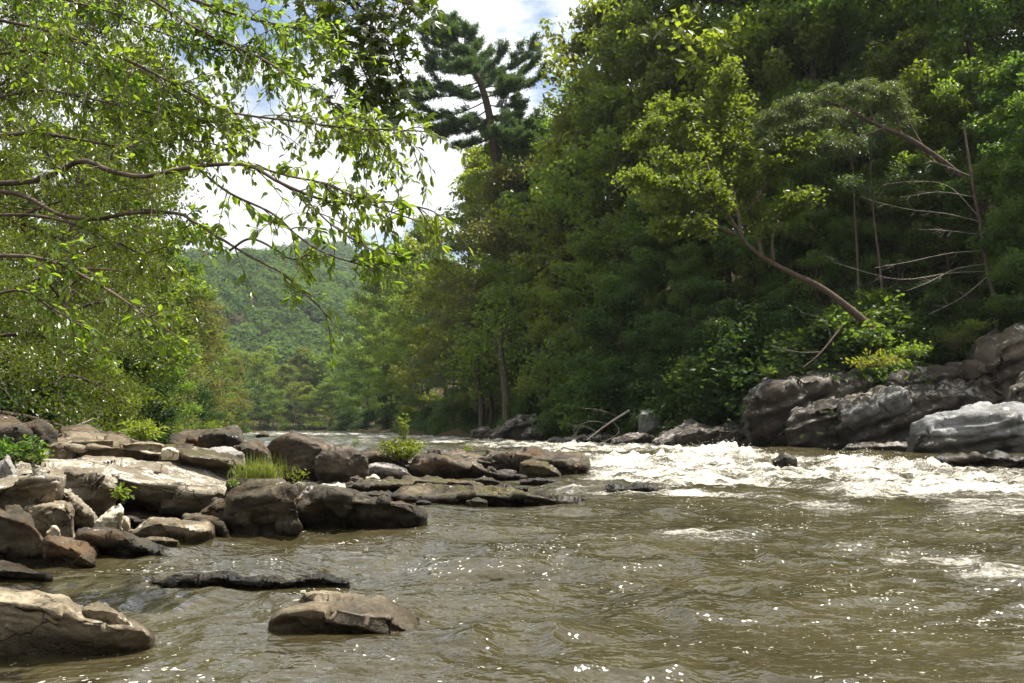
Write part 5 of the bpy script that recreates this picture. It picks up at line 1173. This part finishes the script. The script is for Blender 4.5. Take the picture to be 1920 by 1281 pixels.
# spray thrown up by the standing waves
def spray():
    rng = np.random.default_rng(31); mb = MB()
    t = np.array([[1, 1, 1], [1, -1, -1], [-1, 1, -1], [-1, -1, 1]]) / 1.73; fa = np.array([[0, 1, 2], [0, 3, 1], [0, 2, 3], [1, 3, 2]])
    for (a, b, rx, hh, ry) in HUMPS:
        if hh < .15: continue
        dd = hump_depth(b)
        n = int(420 * hh)
        x = (a - CX) / F * dd + rng.normal(0, rx / F * dd * .7, n); y = dd + rng.normal(0, ry * .6, n)
        z, _ = water_height(x, y); z = z + np.abs(rng.exponential(.10, n)) * (hh / .4)
        s = rng.uniform(.006, .022, n)
        V = (np.stack([x, y, z], 1)[:, None] + t[None] * s[:, None, None]).reshape(-1, 3)
        mb.add(V, (np.arange(n)[:, None, None] * 4 + fa[None]).reshape(-1, 3))
    m, nt = newmat('spray'); g = N(nt); p = g.new('ShaderNodeBsdfPrincipled'); p.inputs['Base Color'].default_value = (.82, .8, .74, 1); p.inputs['Roughness'].default_value = .4; g.out(p.outputs[0])
    o = obj('water_spray', mb.mesh('water_spray', m)); tag(o, 'white droplets thrown up by the rapids', 'spray', kind='stuff')
spray()

# ------------------------------------------------------------------ sky, sun, haze, camera
w = bpy.data.worlds.new('World'); scene.world = w; w.use_nodes = True
nt = w.node_tree; nt.nodes.clear(); g = N(nt)
sky = g.new('ShaderNodeTexSky', sky_type='NISHITA'); sky.sun_disc = False; sky.sun_elevation = R(SUN_EL); sky.sun_rotation = R(SUN_AZ); sky.air_density = 1.0; sky.dust_density = 1.2
dirv = g.new('ShaderNodeTexCoord').outputs['Generated']
sep = g.new('ShaderNodeSeparateXYZ'); g.put(sep.inputs[0], dirv)
den = g.math('ADD', g.math('MAXIMUM', sep.outputs[2], 0.0), 0.28)
cmb = g.new('ShaderNodeCombineXYZ'); g.put(cmb.inputs[0], g.math('DIVIDE', sep.outputs[0], den)); g.put(cmb.inputs[1], g.math('DIVIDE', sep.outputs[1], den)); cmb.inputs[2].default_value = 3.7
cl = g.noise(cmb.outputs[0], 2.1, 8, 0.56)
cl2 = g.noise(g.vmath('ADD', cmb.outputs[0], (4.2, 1.3, 0)), 3.2, 6, 0.55)
mask = g.step(cl, 0.33, 0.43)
sund = (math.sin(R(SUN_AZ)) * math.cos(R(SUN_EL)), math.cos(R(SUN_AZ)) * math.cos(R(SUN_EL)), math.sin(R(SUN_EL)))
toward = g.step(g.vmath('DOT_PRODUCT', dirv, sund), -0.4, 0.9)
bright = g.math('MULTIPLY', g.math('ADD', 0.42, g.math('MULTIPLY', toward, 0.22)), g.math('ADD', 0.80, g.math('MULTIPLY', g.step(cl2, 0.35, 0.62), 0.30)))
b1 = g.new('ShaderNodeBackground'); g.put(b1.inputs[0], sky.outputs[0]); b1.inputs[1].default_value = 0.075
b2 = g.new('ShaderNodeBackground'); b2.inputs[0].default_value = (0.96, 0.985, 1.0, 1); g.put(b2.inputs[1], bright)
mx = g.new('ShaderNodeMixShader'); g.put(mx.inputs[0], mask); nt.links.new(b1.outputs[0], mx.inputs[1]); nt.links.new(b2.outputs[0], mx.inputs[2])
wo = g.new('ShaderNodeOutputWorld'); nt.links.new(mx.outputs[0], wo.inputs['Surface'])

ld = bpy.data.lights.new('sun', 'SUN'); ld.energy = 4.6; ld.angle = R(0.53); ld.color = (1.0, 0.95, 0.86)
so = bpy.data.objects.new('sun', ld); COL.objects.link(so)
from mathutils import Vector
so.rotation_euler = Vector([-c for c in sund]).to_track_quat('-Z', 'Y').to_euler()
so.location = (20, 30, 80)

HAZE = True
if HAZE:
    mb = MB(); X, Y0, Y1, Z0, Z1 = 1500, -80, 1900, -6, 330
    v = np.array([[a, b, c] for a in (-X, X) for b in (Y0, Y1) for c in (Z0, Z1)], float)
    mb.add(v, [[0, 1, 3, 2], [4, 6, 7, 5], [0, 4, 5, 1], [2, 3, 7, 6], [0, 2, 6, 4], [1, 5, 7, 3]])
    m, nt = newmat('haze'); g = N(nt); pv = g.new('ShaderNodeVolumePrincipled'); pv.inputs['Color'].default_value = (.86, .93, 1, 1); pv.inputs['Density'].default_value = 0.00010; pv.inputs['Anisotropy'].default_value = 0.2
    g.out(pv.outputs[0], vol=True)
    tag(obj('haze', mb.mesh('haze', m, False)), kind='stuff')

cam = bpy.data.cameras.new('camera'); cam.lens = 30.0; cam.sensor_width = 36.0; cam.clip_start = 0.05; cam.clip_end = 9000
co = bpy.data.objects.new('camera', cam); COL.objects.link(co); co.location = (0, 0, CAMZ); co.rotation_euler = (math.pi / 2 + PITCH, 0, 0)
scene.camera = co

vs = scene.view_settings; vs.view_transform = 'Standard'; vs.look = 'None'; vs.exposure = 1.35; vs.gamma = 1.0
scene.display_settings.display_device = 'sRGB'
c = scene.cycles
c.max_bounces = 8; c.diffuse_bounces = 5; c.glossy_bounces = 3; c.transmission_bounces = 5; c.transparent_max_bounces = 4; c.volume_bounces = 0
c.caustics_reflective = False; c.caustics_refractive = False
c.sample_clamp_indirect = 4.0; c.use_denoising = True
c.use_light_tree = False
